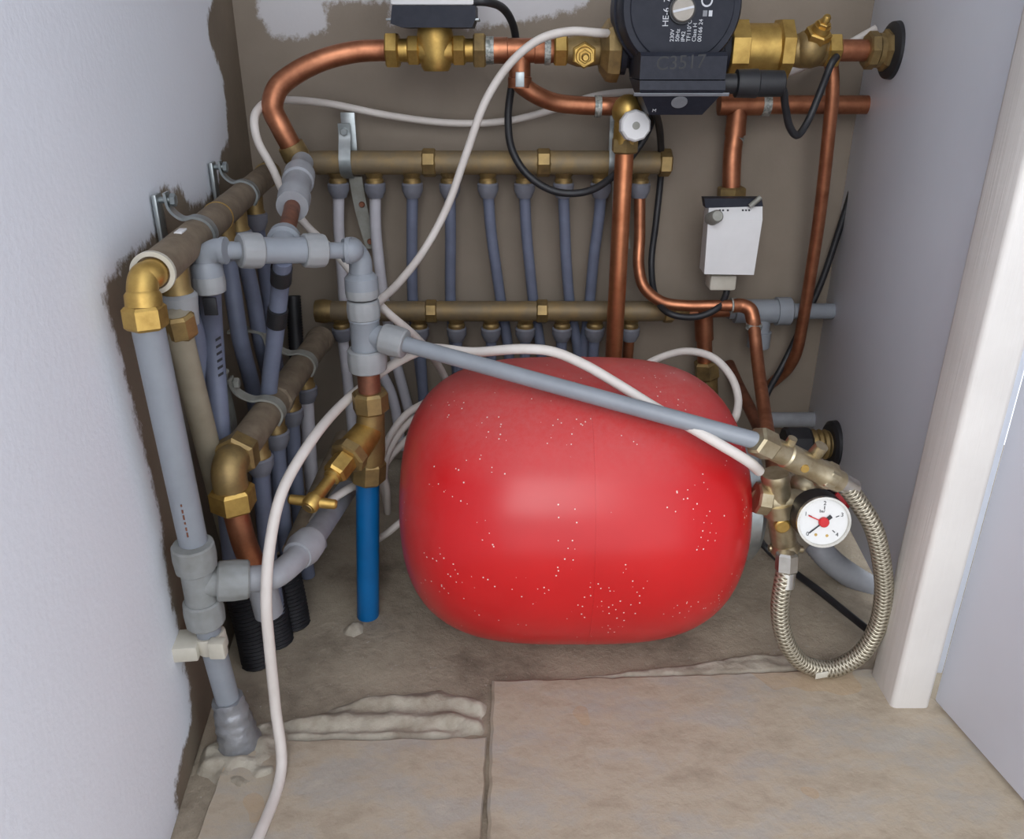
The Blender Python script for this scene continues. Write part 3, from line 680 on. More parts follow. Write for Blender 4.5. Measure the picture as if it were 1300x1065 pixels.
# drain fitting
t = thing('drain_fitting', 'vertical copper stub with brass nut hanging below the end of the lower manifold', 'fitting', P(893, 395, 1.04))
turn('stub', P(893, 392, 1.04), P(895, 462, 1.04), [(0, .0125), (.55, .0125), (.56, .0105), (1, .0105)], 'copper', t)
turn('cross_stub', P(868, 396, 1.04), P(925, 394, 1.04), [(0, .009), (1, .009)], 'copper', t)
hexnut('nut', P(896, 458, 1.04), P(898, 480, 1.04), .0175, 'brass_dull', t); turn('tail', P(898, 480, 1.04), P(901, 500, 1.04), [(0, .014), (1, .012)], 'brass_dull', t)
tag(tube('copper_pipe', [P(925, 462, 1.085), P(935, 485, 1.05), P(950, 515, 1.0), P(965, 545, .95), P(985, 585, .87)], .0085, 'copper_dark', None), 'dirty copper pipe slanting out of a hole in the back wall behind the vessel', 'pipe')
# wall brackets on the back wall
def bracket_back(u, v_top, lab, plate=True):
    q = P(u, 206, MY); q.z = mz
    t = thing('pipe_bracket', lab, 'bracket', q)
    zt_ = P(u, v_top, 1.07).z
    strip('strap', [V((q.x, MY-.004, zt_)), V((q.x, MY-.004, zt_-.016)), V((q.x, MY-.012, mz+.016)), V((q.x, MY-.0165, mz+.004)), V((q.x, MY-.014, mz-.010)), V((q.x, MY-.004, mz-.018))], X_, .015, .0022, 'galvanised', t)
    box('back_plate', V((q.x+.003, MY+.010, (zt_+mz)/2)), X_, Y_, Z_, .009, .0015, (zt_-mz)/2+.012, 'galvanised', t, .0006)
    s0 = V((q.x, MY-.005, zt_-.010)); hexnut('bolt', s0, s0 - Y_*.004, .0048, 'galvanised', t); cyl('bolt_shank', s0, s0 + Y_*.018, .0025, 'galvanised', t, 10)
    if plate:
        z0 = mz-.018; z1 = P(u+20, 315, 1.06).z
        pm = strip('rail', [V((q.x+.008, MY+.004, z0)), V((q.x+.012, MY+.012, (z0+z1)/2)), V((q.x+.022, MY+.014, z1))], X_, .017, .0025, 'galvanised_dusty', t)
        for f in (.38, .9):
            s = V((q.x+.008+.013*f, MY+.004+.008*min(1, f*1.6), z0+(z1-z0)*f)); turn('screw', s, s - Y_*.003, [(0, .0042), (1, .003)], 'copper_dark', t, 10)
bracket_back(441, 154, 'galvanised pipe bracket with long rail holding the upper back manifold near the corner')
bracket_back(779, 152, 'galvanised pipe bracket half hidden behind the thick copper pipe')
# ------------------------------------------------------------------ left wall manifolds
OFF = .046
m0, m1 = PL(193, 338, OFF), PL(338, 228, OFF); m0.z = m1.z = (m0.z+m1.z)/2
md = (m1-m0).normalized()
t = thing('pipe_manifold', 'dusty brown manifold bar along the left wall ending in an open cream-edged rim', 'manifold', (m0+m1)/2)
cyl('bar', m0, m1 + md*.01, .0138, 'manifold_dusty', t, 28, .02)
ringband('rim', m0, md, .0120, .004, .0034, 'cream_clip', t, seg=32)
ringband('paint_ring', m0 + md*.20, md, .0136, .002, .0008, 'brass', t, seg=28)
turn('end_socket', m1 + md*.004, m1 + md*.026, [(0, .0155), (1, .0150)], 'brass_dull', t)
for f in (.10, .47, .60, .80):
    q = m0.lerp(m1, f); turn('outlet', q - Z_*.009, q - Z_*.040, [(0, .011), (.5, .0105), (.6, .012), (.8, .012), (1, .0105)], 'brass_dull', t, 18)
box('paint_fleck', m0 + md*.075 + V((.002, -.002, .0138)), md, WN, Z_, .008, .003, .0008, 'white_plastic', t, .0004)
def bracket_left(par_axis, q, off, lab, up=.036, mat='galvanised', rr=.0138):
    t = thing('pipe_bracket', lab, 'bracket', q)
    wp = q - WN*off
    box('back_plate', wp + WN*.004 + Z_*(up*.35), WD, WN, Z_, .008, .002, up*.62, mat, t, .001)
    strip('strap', [wp + WN*.012 + Z_*up, wp + WN*.014 + Z_*(up*.62), q + (-WN*.55 + Z_*.83)*(rr+.003), q + Z_*(rr+.0015), q + (WN*.7 + Z_*.7)*(rr+.0015), q + WN*(rr+.0015), q + (WN*.7 - Z_*.7)*(rr+.0015)], par_axis, .012, .0022, mat, t)
    b0 = wp + WN*.006 + Z_*(up*.82); cyl('bolt', b0, b0 + WN*.012, .0028, mat, t, 10); hexnut('bolt_head', b0 + WN*.009, b0 + WN*.0135, .0056, mat, t)
bracket_left(md, m0.lerp(m1, .27), OFF*.7, 'galvanised pipe bracket on the left wall, nearer the open rim of the upper manifold')
bracket_left(md, m0.lerp(m1, .70), OFF*.7, 'galvanised pipe bracket on the left wall, nearer the back corner')
k0, k1 = P(298, 578, .625), P(406, 434, .93); k0.z = k1.z = (k0.z+k1.z)/2; kd_ = (k1-k0).normalized()
t = thing('pipe_manifold', 'dusty brown lower manifold bar in front of the left wall with brass elbow', 'manifold', (k0+k1)/2)
cyl('bar', k0, k1, .0150, 'manifold_dusty', t, 28, .05)
turn('end_cap', k1 - kd_*.012, k1 + kd_*.006, [(0, .0155), (.4, .0172), (1, .0165)], 'manifold_dusty', t)
hexnut('joint_nut', k0.lerp(k1, .42) - kd_*.009, k0.lerp(k1, .42) + kd_*.009, .0178, 'manifold_dusty', t, 8)
hexnut('elbow_nut', k0 - kd_*.004, k0 + kd_*.016, .0200, 'brass_dull', t)
eb = k0 - kd_*.018
tube('elbow', [k0 + kd_*.002, k0 - kd_*.012, eb - Z_*.006, eb - Z_*.024], .0150, 'brass_dull', t, 22)
hexnut('elbow_nut', eb - Z_*.020, eb - Z_*.042, .0200, 'brass', t)
for f in (.18, .36, .54, .74):
    q = k0.lerp(k1, f); turn('outlet', q - Z_*.010, q - Z_*.036, [(0, .011), (.5, .0105), (.6, .012), (.75, .012), (1, .0105)], 'brass_dull', t, 18)
ep = eb - Z_*.038
t = thing('copper_pipe', 'copper pipe dropping from the brass elbow of the lower left manifold', 'pipe', ep)
tube('pipe', [ep, ep - Z_*.04 + X_*.004, ep - Z_*.085 + V((.010, .008, 0))], .0112, 'copper', t)
e9 = ep - Z_*.08 + V((.010, .008, 0)); tube('grey_socket', [e9, e9 - Z_*.045 + X_*.004], .0135, 'waste_grey', t, 20, curve=False)
def wall_off(p): return (V((p.x, p.y, 0)) - V((WA.x, WA.y, 0))).dot(WN)
for f, lab in ((.30, 'dusty pipe bracket on the lower left manifold, nearer its brass elbow'), (.72, 'dusty pipe bracket on the lower left manifold, nearer its capped end')):
    q = k0.lerp(k1, f); t = thing('pipe_bracket', lab, 'bracket', q); wo = wall_off(q) - .004; hv = min(wo-.03, .03)
    strip('strap', [q - WN*.030 + Z_*.040, q - WN*.026 + Z_*.026, q - WN*.012 + Z_*.0165, q + Z_*.0168, q + (WN*.7 + Z_*.7)*.0168, q + WN*.0168, q + (WN*.7-Z_*.7)*.0168], kd_, .012, .0022, 'galvanised_dusty', t)
    strip('wall_arm', [q - WN*wo + Z_*.045, q - WN*(wo*.6) + Z_*.045, q - WN*.036 + Z_*.040, q - WN*.034 + Z_*.0, q - WN*.034 - Z_*.02], kd_, .014, .003, 'galvanised_dusty', t)
    b0 = q - WN*.036 + Z_*.034; cyl('bolt', b0, b0 + WN*.014, .0026, 'galvanised_dusty', t, 10); hexnut('bolt_head', b0 + WN*.009, b0 + WN*.014, .0056, 'galvanised_dusty', t)
# pipes from the left upper manifold
lg = 'pipes hanging from the left wall manifold'
for f, pts, mat, lab in ((.47, [(297, 380, .05), (305, 430, .05), (322, 500, .045), (335, 600, .04), (345, 700, .04)], 'blue_grey_pipe', 'blue-grey pipe under the left wall manifold, between the fat grey pipe and the bracket arm'),
                         (.60, [(322, 380, .05), (330, 430, .05), (345, 500, .045), (352, 600, .04)], 'blue_grey_pipe', 'blue-grey pipe under the middle of the left wall manifold'),
                         (.80, [(340, 370, .045), (347, 430, .045), (357, 520, .04), (362, 620, .04)], 'blue_grey_pipe', 'blue-grey pipe under the left wall manifold near the back corner')):
    q = m0.lerp(m1, f) - Z_*.034
    hang(lab, q, [PL(a_, b_, o_) for a_, b_, o_ in pts], mat, .0085, lg)
q = m0.lerp(m1, .10) - Z_*.034
t = thing('cream_pipe', 'dirty cream painted pipe with brass nut right behind the fat grey pipe', 'pipe', q)
turn('collar', q + Z_*.006, q - Z_*.020, [(0, .0125), (.1, .0145), (1, .0125)], 'grey_nut', t, 24)
qn = PL(224, 398, .045); cb = PL(308, 742, .03); cdv = (cb-qn).normalized()
tube('pipe', [q - Z_*.014, qn, PL(262, 560, .036), cb], .0106, 'cream_pipe', t)
hexnut('nut', qn - cdv*.002 , qn + cdv*.020, .0136, 'brass_dull', t, 8); 
tag(tube('plastic_pipe', [PL(240, 372, .030), PL(256, 470, .026), PL(282, 620, .022), PL(300, 700, .02)], .0085, 'blue_grey_pipe', None), 'dark blue-grey pipe squeezed behind the taped light grey pipe', 'pipe')
# fat grey pipe, front left
e0 = m0 - md*.004; gt = PL(190, 425, .042); gb = PL(247, 695, .038)
t = thing('grey_riser', 'fat grey plastic pipe with brass elbow and compression nut by the white wall', 'pipe', PZ(300, 945))
et = PL(176, 350, .040); gd = (gb-gt).normalized()
tube('elbow', [m0 + md*.006, m0 - md*.006, PL(184, 352, .042), PL(181, 366, .041), PL(182, 385, .042)], .0105, 'brass', t, 22)
turn('socket', PL(181, 370, .042), PL(183, 390, .042), [(0, .0108), (.2, .0122), (1, .0122)], 'brass', t, 28)
hexnut('nut', PL(182, 387, .042), PL(187, 417, .042), .0148, 'brass', t)
tube('pipe', [gt - gd*.008, gb], .0112, 'grey_plastic', t, 24, curve=False)
for k in range(6): box('print_mark', gt.lerp(gb, .74+.03*k) + V((.002, -.0112, 0)), gd, Y_, X_, .0010+.0006*(k % 3), .0003, .0006, 'copper_dark', t)
# its tee, clip and taped foot
tt0, tt1 = PL(244, 690, .038), PL(262, 792, .036); td = (tt1-tt0).normalized(); tm = tt0.lerp(tt1, .47)
t = thing('plastic_tee', 'dirty grey push-fit tee at the foot of the fat grey pipe', 'fitting', tt0)
pnut('nut', tt0, tt0.lerp(tt1, .30), .0172, 'grey_dirty', t)
turn('body', tt0.lerp(tt1, .25), tt0.lerp(tt1, .78), [(0, .0132), (1, .0132)], 'grey_dirty', t, 28)
pnut('nut', tt1.lerp(tt0, .02), tt0.lerp(tt1, .68), .0165, 'grey_dirty', t)
bp0 = tm + V((.012, .002, 0)); bx_ = P(318, 735, bp0.y+.01)
bd = (bx_ - tm).normalized()
pnut('branch_nut', tm + bd*.014, tm + bd*.040, .0172, 'grey_dirty', t); turn('branch', tm, tm + bd*.02, [(0, .0125), (1, .0125)], 'grey_dirty', t)
t = thing('waste_pipe', 'pale grey pipe with bulky elbow running back from the tee past the brass tap', 'pipe', bx_)
el = P(362, 722, bp0.y+.03); el2 = P(392, 690, .62)
we = P(440, 622, .79)
tube('elbow', [tm + bd*.036, bx_, P(345, 732, bp0.y+.016), el, P(382, 703, bp0.y+.055), el2], .0112, 'waste_grey', t, 24)
wd_ = (we-el2).normalized()
turn('elbow_socket', P(377, 706, bp0.y+.05), el2 + wd_*.004, [(0, .0135), (.5, .0165), (1, .0155)], 'waste_grey', t, 28)
tube('pipe', [el2, el2.lerp(we, .5), we], .0118, 'waste_grey', t, 22)
tag(tube('waste_pipe', [P(372, 700, .70), P(405, 625, .80), P(436, 556, .93)], .0115, 'manifold_dusty', None, 20), 'dirty brown pipe slanting back behind the white cable and tap handle', 'pipe')
fb = PZ(306, 948, 0.0)
t = thing('taped_pipe', 'grey pipe below the tee, wrapped in silver tape where it meets the floor', 'pipe', fb)
f0 = tt1 - td*.004; ta = f0.lerp(fb, .62)
tube('pipe', [f0, fb + (f0-fb).normalized()*.004], .0102, 'grey_plastic', t, 22, curve=False)
def lumpy(name, p0, p1, r0, r1, mat, par, n=14, seg=24):
    rnd = random.Random(5); pts = [V(p0).lerp(V(p1), k/n) for k in range(n+1)]
    vs, fs, uv = rings(pts, [(r0+(r1-r0)*k/n)*(1+.05*math.sin(k*2.2)) for k in range(n+1)], seg)
    vs = [v + V((rnd.uniform(-1, 1), rnd.uniform(-1, 1), rnd.uniform(-1, 1)))*.0011 for v in vs]
    return raw(name, vs, fs, mat, par, True, None, 60)
lumpy('tape_wrap', f0.lerp(fb, .60), fb - Z_*.002, .0130, .0190, 'silver_tape', t)
cc = f0.lerp(fb, .15); fd = (fb-f0).normalized()
t = thing('pipe_clip', 'cream plastic pipe clip holding the grey pipe to the left wall', 'clip', cc)
turn('ring', cc - fd*.008, cc + fd*.008, [(0, .0120), (.1, .0130), (.9, .0130), (1, .0120)], 'cream_clip', t, 28)
box('clip_foot', cc - WN*.020 - Y_*.004, WD, WN, Z_, .013, .013, .0075, 'cream_clip', t, .002)
box('clip_latch', cc + V((.010, -.012, .002)), X_, Y_, Z_, .007, .005, .0085, 'cream_clip', t, .002)
# light grey taped riser with elbow (left end of the push-fit run)
GY = .635
r0, r1 = P(259, 318, GY), P(300, 318, GY); rz = r0.z
lt = P(264, 352, GY)
t = thing('push_fit_run', 'light grey push-fit elbow, tee and elbow run crossing in front of the left manifold', 'fitting', r1)
tube('elbow', [V((r0.x, r0.y, rz-.020)), V((r0.x, r0.y, rz-.012)), V((r0.x+.0035, r0.y, rz-.0035)), V((r0.x+.011, r0.y, rz)), V((r0.x+.018, r0.y, rz))], .0098, 'grey_plastic', t, 22)
q = V((r0.x, r0.y, rz-.012)); turn('elbow_collar', q + Z_*.003, q - Z_*.009, [(0, .0105), (.25, .0126), (1, .0128)], 'grey_plastic', t, 24)
pnut('elbow_nut', q - Z_*.008, q - Z_*.023, .0134, 'grey_nut', t)
ringband('elbow_bead', V((r0.x+.016, r0.y, rz)), X_, .0094, .004, .0016, 'grey_plastic', t)
def R(u): return P(u, 318, GY + (u-263)/190*.075)
tube('stub', [R(268), R(306)], .0075, 'grey_plastic', t, curve=False)
pnut('tee_nut', R(331), R(303), .0152, 'grey_nut', t); turn('tee_body', R(329), R(387), [(0, .0118), (.1, .0112), (.9, .0112), (1, .0118)], 'grey_plastic', t, 26); pnut('tee_nut', R(385), R(412), .0152, 'grey_nut', t)
tube('stub', [R(408), R(440)], .0075, 'grey_plastic', t, curve=False)
tj = R(358); be = P(380, 222, .87); bdv = (P(370, 262, .78)-tj).normalized()
turn('tee_branch', tj, tj + bdv*.030, [(0, .0112), (.6, .0112), (.62, .0150), (1, .0140)], 'grey_plastic', t, 24)
tube('copper_stub', [tj + bdv*.026, P(370, 268, .775), P(373, 250, .81)], .0078, 'copper_dark', t)
b1, b2_ = P(371, 262, .785), P(384, 206, .92)
turn('reducer', b1, b2_, [(0, .0155), (.2, .0165), (.22, .0145), (.5, .0145), (.52, .0165), (.7, .0165), (.74, .0125), (1, .012)], 'waste_grey', t, 26)
# right elbow and column
cx = R(452); CY = .722
rz = cx.z; c_top = V((P(462, 400, CY).x, CY, rz))
tube('elbow', [R(436), R(446), V((c_top.x-.006, CY, rz-.002)), V((c_top.x, CY, rz-.012)), V((c_top.x, CY, rz-.026))], .0108, 'grey_plastic', t, 22)
ringband('elbow_bead', R(443), X_, .0105, .004, .0016, 'grey_plastic', t)
def C(v): p = P(462, v, CY); return V((c_top.x, CY, p.z))
turn('elbow_collar', C(346), C(366), [(0, .0115), (.3, .0155), (1, .0158)], 'grey_plastic', t, 26)
pnut('elbow_nut', C(361), C(378), .0158, 'grey_nut', t)
t = thing('push_fit_tee', 'light grey push-fit tee standing above the brass tap, feeding the slanting grey pipe', 'fitting', C(410))
pnut('top_nut', C(404), C(380), .0158, 'grey_nut', t)
turn('body', C(402), C(446), [(0, .0138), (.08, .0148), (.12, .0140), (1, .0145)], 'grey_plastic', t, 28)
pnut('bottom_nut', C(442), C(470), .0192, 'grey_nut', t)
s0 = C(423); s1 = P(965, 561, .615); sd = (s1 - s0).normalized()
turn('branch', s0, s0 + sd*.02, [(0, .0112), (1, .0112)], 'grey_plastic', t, 22); pnut('branch_nut', s0 + sd*.018, s0 + sd*.042, .0150, 'grey_nut', t)
tag(tube('plastic_pipe', [s0 + sd*.036, s1 + sd*.004], .0077, 'grey_plastic', None, 20, curve=False), 'long straight grey pipe slanting across the top of the red vessel', 'pipe')
# the two pipes hanging from that run
d0 = V((r0.x, r0.y, r0.z-.030))
t = thing('plastic_pipe', 'light grey riser with black tape scrap and marks below the push-fit elbow', 'pipe', d0)
dpts = [d0, PL(270, 420, .046), PL(276, 500, .044), PL(285, 610, .042), PL(296, 720, .04)]
tube('pipe', dpts, .0090, 'blue_grey_pipe', t, 18)
tq = P(267, 389, r0.y-.0095); box('tape_scrap', tq, X_, Y_, Z_, .0055, .0012, .0075, 'black_rubber', t, .0004)
for k in range(6): q_ = PL(277 + k*0.7, 430+k*9, .057); box('ink_mark', q_, V((1, 0, .6)), Y_, Z_, .0028, .0005, .0012, 'dark_print', t)
h0_ = tj - Z_*.008
t = thing('plastic_pipe', 'grey pipe with two black tape bands hanging below the push-fit tee', 'pipe', h0_)
hp = [h0_, P(355, 370, .70), P(350, 420, .715), P(342, 490, .735), P(338, 560, .75)]
tube('pipe', hp, .0082, 'blue_grey_pipe', t, 18)
tube('tape_band', [P(357.5, 340, .680), P(356.5, 357, .691)], .0094, 'black_rubber', t, 18, curve=False)
tube('tape_band', [P(353, 392, .706), P(351, 412, .712)], .0094, 'black_rubber', t, 18, curve=False)
# stopcock column
t = thing('stopcock', 'brass stop tap with tee handle above the blue pipe', 'tap', C(560))
tube('copper_stub', [C(465), C(500)], .0112, 'copper_dark', t, 20, curve=False)
hexnut('top_nut', C(496), C(522), .0180, 'brass_dull', t, 8)
cb_ = P(467, 606, .725); ct_ = C(520)
turn('body', ct_, cb_, [(0, .0135), (.25, .0145), (.6, .0165), (.8, .0155), (1, .0145)], 'brass_dull', t, 26)
hexnut('bottom_nut', P(468, 583, .725), P(467, 610, .725), .0185, 'brass_dull', t, 8)
bo0 = P(464, 552, .715); hd = P(397, 637, .635)
ax = (hd - bo0).normalized(); Lh = (hd-bo0).length
turn('bonnet_neck', bo0 - ax*.014, bo0 + ax*.026, [(0, .0140), (.6, .0155), (1, .0165)], 'brass', t, 24)
hexnut('bonnet_nut', bo0 + ax*.024, bo0 + ax*.036, .0190, 'brass_dull', t, 8)
hexnut('packing_nut', bo0 + ax*.034, bo0 + ax*.058, .0125, 'brass', t)
turn('spindle', bo0 + ax*.056, hd, [(0, .0085), (.15, .0085), (.2, .0058), (.75, .0062), (1, .0085)], 'brass', t, 16)
hb = P(429, 641, .637) - P(367, 634, .637)
hn = turn('handle', hd - hb*.5, hd + hb*.5, [(0, .003), (.04, .0046), (.35, .0052), (.5, .0075), (.65, .0052), (.96, .0046), (1, .003)], 'brass', t, 16)
turn('handle_boss', hd - ax*.004, hd + ax*.008, [(0, .0085), (.8, .0085), (1, .0070)], 'brass', t, 20)
turn('boss_disc', hd + ax*.0078, hd + ax*.0088, [(0, .005), (1, .0045)], 'brass_dull', t, 16)
bb = PZ(467, 779, 0.0)
tag(tube('blue_pipe', [cb_ + Z_*.004, bb - Z_*.003], .0122, 'blue_pipe', None, 22, curve=False), 'bright blue plastic water pipe rising from the concrete to the brass tap', 'pipe')
# pipes under the lower left manifold, and black corrugated sleeves
lowg = 'pipes under the lower left manifold'
for f, mat, lab in ((.18, 'blue_grey_pipe', 'blue-grey pipe under the lower left manifold, next to its brass elbow'), (.36, 'blue_grey_pipe', 'blue-grey pipe under the lower left manifold, between its brackets near the elbow'), (.54, 'blue_grey_pipe', 'blue-grey pipe under the lower left manifold beside its middle nut'), (.74, 'white_pipe', 'white pipe under the lower left manifold near its capped end')):
    q = k0.lerp(k1, f) - Z_*.034; fpt = V((q.x - .004, q.y + .004, 0.0)); hang(lab, q, [q.lerp(fpt, .5) + V((-.003, 0, 0)), fpt], mat, .0085, lowg)
for k, (u, v, zt_, lab) in enumerate(((328, 838, .075, 'black corrugated sleeve coming out of the floor beside the fat pipe tee'), (352, 812, .085, 'black corrugated sleeve coming out of the floor under the pale grey elbow'), (374, 790, .075, 'black corrugated sleeve in the floor behind the pale grey elbow'))):
    q = PZ(u, v, 0.0)
    o = corr('conduit_sleeve', [q - Z_*.004, q + V((-.004, .006, zt_*.5)), q + V((-.010, .012, zt_))], .0175, 'black_rubber', None, .0042, .13)
    tag(o, lab, 'conduit', 'black sleeves in the floor')
tag(corr('conduit_sleeve', [PL(372, 375, .05), PL(376, 440, .05), PL(378, 500, .05)], .011, 'black_rubber', None), 'black corrugated sleeve high behind the capped end of the lower left manifold', 'conduit')
# ------------------------------------------------------------------ filling valves, gauge and hose on the right
fa = s1; fe = P(1075, 616, .632); fdv = (fe-fa).normalized(); fl = (fe-fa).length
t = thing('filling_valve', 'slanting brass double check valve between the grey pipe and the braided hose', 'valve', fa)
hexnut('nut', fa - fdv*.006, fa + fdv*.014, .0135, 'brass_nickel', t, 6)
turn('body', fa + fdv*.012, fe - fdv*.010, [(0, .0105), (.2, .0105), (.22, .0118), (.45, .0118), (.46, .0108), (.72, .0112), (.74, .0122), (.86, .0122), (.88, .0104), (1, .0104)], 'brass_nickel', t, 24)
hexnut('nut', fa + fdv*(fl*.70), fa + fdv*(fl*.82), .0135, 'brass_nickel', t, 6)
q = fa + fdv*fl*.58 + V((.002, .004, .010)); turn('test_plug', q, q + V((.004, -.004, .012)), [(0, .0065), (1, .006)], 'brass_nickel', t, 14)
q = fa + fdv*fl*.30 + V((.0, .0, .009)); turn('test_plug', q, q + V((.002, -.002, .009)), [(0, .0048), (1, .0042)], 'brass_nickel', t, 14)
q = fa + fdv*fl*.45 - Y_*.011; turn('slot_screw', q, q - Y_*.002, [(0, .004), (1, .0036)], 'brass', t, 14)
# second through-panel fitting
q = P(1037, 564, .95)
t = thing('panel_fitting', 'brass threaded fitting with black rubber collar low on the white panel', 'fitting', q)
e_ = V((panel_x(q.y), q.y, q.z)); turn('thread', q - X_*.012, e_, [(0, .0185), (.2, .0205), (.3, .0185), (.4, .0205), (.5, .0185), (.6, .0205), (.7, .0185), (1, .0205)], 'brass_dull', t, 24)
turn('rubber_collar', e_ - X_*.010, e_ + X_*.001, [(0, .027), (.3, .0315), (1, .0325)], 'black_rubber', t, 30)
hexnut('black_nut', q - X_*.045, q - X_*.010, .0245, 'black_rubber', t, 8)
# cross body with test screw, drain nut
Gy = .66
t = thing('boiler_manifold', 'nickel brass cross-shaped block with test screw and winged nut beside the red vessel', 'fitting', P(987, 640, Gy))
G = lambda u, v, d=0: P(u, v, Gy+d)
turn('riser', G(984, 600), G(988, 640), [(0, .0125), (.15, .0140), (.3, .0125), (1, .0135)], 'brass_nickel', t, 22)
turn('cross_arm', G(962, 632), G(1030, 640), [(0, .012), (.15, .0135), (.7, .0130), (1, .0115)], 'brass_nickel', t, 22)
hexnut('arm_nut', G(958, 631), G(976, 634), .0160, 'brass_nickel', t, 8)
turn('lower_body', G(988, 634), G(996, 694), [(0, .0165), (.25, .0165), (.27, .0135), (.8, .0125), (1, .0115)], 'brass_nickel', t, 24)
q = G(993, 667, -.012); turn('test_screw', q + Y_*.003, q - Y_*.003, [(0, .0078), (.8, .0075), (1, .006)], 'brass', t, 20)
turn('winged_collar', G(995, 688), G(997, 702), [(0, .0125), (.5, .0150), (1, .0125)], 'brass_nickel', t, 20)
cyl('wing', G(976, 696), G(1019, 697), .0038, 'brass_nickel', t, 12)
ball('rear_body', G(1022, 622, .03), .018, 'brass_nickel', t); cyl('tank_arm', G(966, 632), V((vc.x+VL+.018, Gy+.03, G(966, 632).z)), .010, 'brass_nickel', t)
# safety valve
t = thing('safety_valve', 'safety valve with red cap behind the pressure gauge', 'valve', G(1060, 632, .03))
turn('body', G(1030, 622, .03), G(1058, 632, .03), [(0, .012), (1, .012)], 'black_rubber', t, 20)
turn('cap', G(1058, 630, .02), G(1078, 642, .012), [(0, .0150), (.2, .0165), (.7, .0165), (1, .009)], 'red_plastic', t, 24, True, (3, .93))
# gauge
gc = G(1045, 662, -.034); gn = V((-.05, -1, .22)).normalized()
gu = (Z_ - gn*gn.z).normalized(); gr = gu.cross(gn).normalized()
if gr.x < 0: gr = -gr
t = thing('pressure_gauge', 'round pressure gauge with white dial and red needle', 'gauge', gc)
turn('case', gc - gn*.030, gc - gn*.001, [(0, .0200), (.3, .0250), (1, .0245)], 'black_rubber', t, 36)
ringband('bezel', gc, gn, .0222, .006, .0022, 'chrome', t, seg=48)
dial = turn('dial', gc - gn*.002, gc + gn*.0005, [(0, .0225), (1, .0225)], 'gauge_face', t, 40)
def gp(a, r): return gc + gn*.0008 + (gr*math.cos(a) + gu*math.sin(a))*r
for k in range(5):
    an = math.radians(222 - k*66); p_ = gp(an, .0180); text('dial_number', str(k), .0055, p_ - gu*.0018, gr, gu, 'dark_print', dial, .0001, 'CENTER')
    box('dial_tick', gp(an, .0135), gr*math.cos(an)+gu*math.sin(an), gn, gu*math.cos(an)-gr*math.sin(an), .0016, .0001, .0004, 'dark_print', dial)
text('dial_unit', 'bar', .004, gp(PI*.56, .0092), gr, gu, 'dark_print', dial, .0001, 'CENTER')
for an in (-115, -72): turn('dial_dot', gp(math.radians(an), .0140), gp(math.radians(an), .0140) + gn*.0002, [(0, .0014), (1, .0014)], 'yellow_print', dial, 12)
def needle(nm, an, l0, l1, w_, mat, h):
    e = gr*math.cos(an) + gu*math.sin(an); box(nm, gc + gn*h + e*(l0+l1)/2, e, gn, gn.cross(e), (l1-l0)/2, .0002, w_, mat, t)
needle('black_needle', math.radians(222), -.009, .0165, .0006, 'dark_print', .0014); needle('needle_tail', math.radians(42), .004, .0088, .0018, 'dark_print', .0016)
needle('red_needle', math.radians(157), 0, .0155, .0005, 'red_plastic', .0022)
turn('hub', gc + gn*.001, gc + gn*.004, [(0, .0048), (.8, .0046), (1, .004)], 'red_plastic', t, 24)
# braided hose
hs, he = fe, P(998, 722, .632)
t = thing('braided_hose', 'steel braided filling hose looping down to the floor and back up', 'hose', PZ(1050, 856))
HY = .622
tube('braid', [fe - fdv*.004, P(1086, 632, .63), P(1108, 668, .625), P(1119, 712, HY), P(1122, 755, HY), P(1113, 798, HY), P(1090, 832, HY), P(1055, 849, HY), P(1020, 842, HY), P(997, 812, HY), P(990, 775, HY+.003), P(994, 740, .628), he], .0087, 'braid', t, 18, 10)
turn('ferrule', fe - fdv*.014, fe + fdv*.008, [(0, .0095), (1, .0092)], 'chrome', t, 20)
hd_ = (he - P(997, 740, .628)).normalized()
hexnut('swivel_nut', he - hd_*.004, he + hd_*.016, .0105, 'chrome', t, 6); turn('ferrule', he - hd_*.018, he - hd_*.003, [(0, .0088), (1, .0092)], 'chrome', t, 20)
box('paper_tag', P(1043, 857, HY-.009), V((1, 0, .25)), Y_, Z_, .006, .0006, .0035, 'cream_clip', t, .0003)
t = tag(corr('drain_hose', [P(1035, 690, .80), P(1045, 702, .79), P(1062, 718, .785), P(1090, 737, .78), P(1118, 752, .77)], .0150, 'waste_grey', None, .0042, .06, 20), 'pale grey corrugated drain hose behind the pressure gauge', 'hose')
# ------------------------------------------------------------------ cables
def cable(lab, pts, mat, r, grp=None):
    return tag(tube('cable', pts, r, mat, None, 10, 8), lab, 'cable', grp)
fr = PZ(358, 975, .004)
cable('white cable rising from the floor tile, looping over the red vessel beside the grey pipe',
      [V((fr.x-.004, .30, .0115)), V((fr.x, .42, .0115)), PZ(357, 978, .0115), P(350, 900, .53), P(343, 830, .535), P(338, 760, .54), P(343, 690, .555), P(358, 625, .58), P(395, 560, .63), P(440, 508, .72), P(463, 489, .748), P(500, 462, .75), P(545, 443, .735), P(600, 447, .72), P(662, 443, .70), P(700, 446, .693), P(740, 462, .683), P(785, 488, .672), P(830, 516, .655), P(900, 556, .62), P(950, 586, .61), P(964, 598, .62)], 'white_cable', .0048)
cable('white cable arching from the pump down to the push-fit tee', [P(790, 44, .99), P(762, 42, .955), P(722, 40, .945), P(685, 50, .94), P(650, 78, .94), P(618, 125, .94), P(592, 195, .94), P(568, 262, .93), P(540, 315, .91), P(508, 357, .86), P(484, 380, .80), P(470, 392, .76)], 'white_cable', .0046)
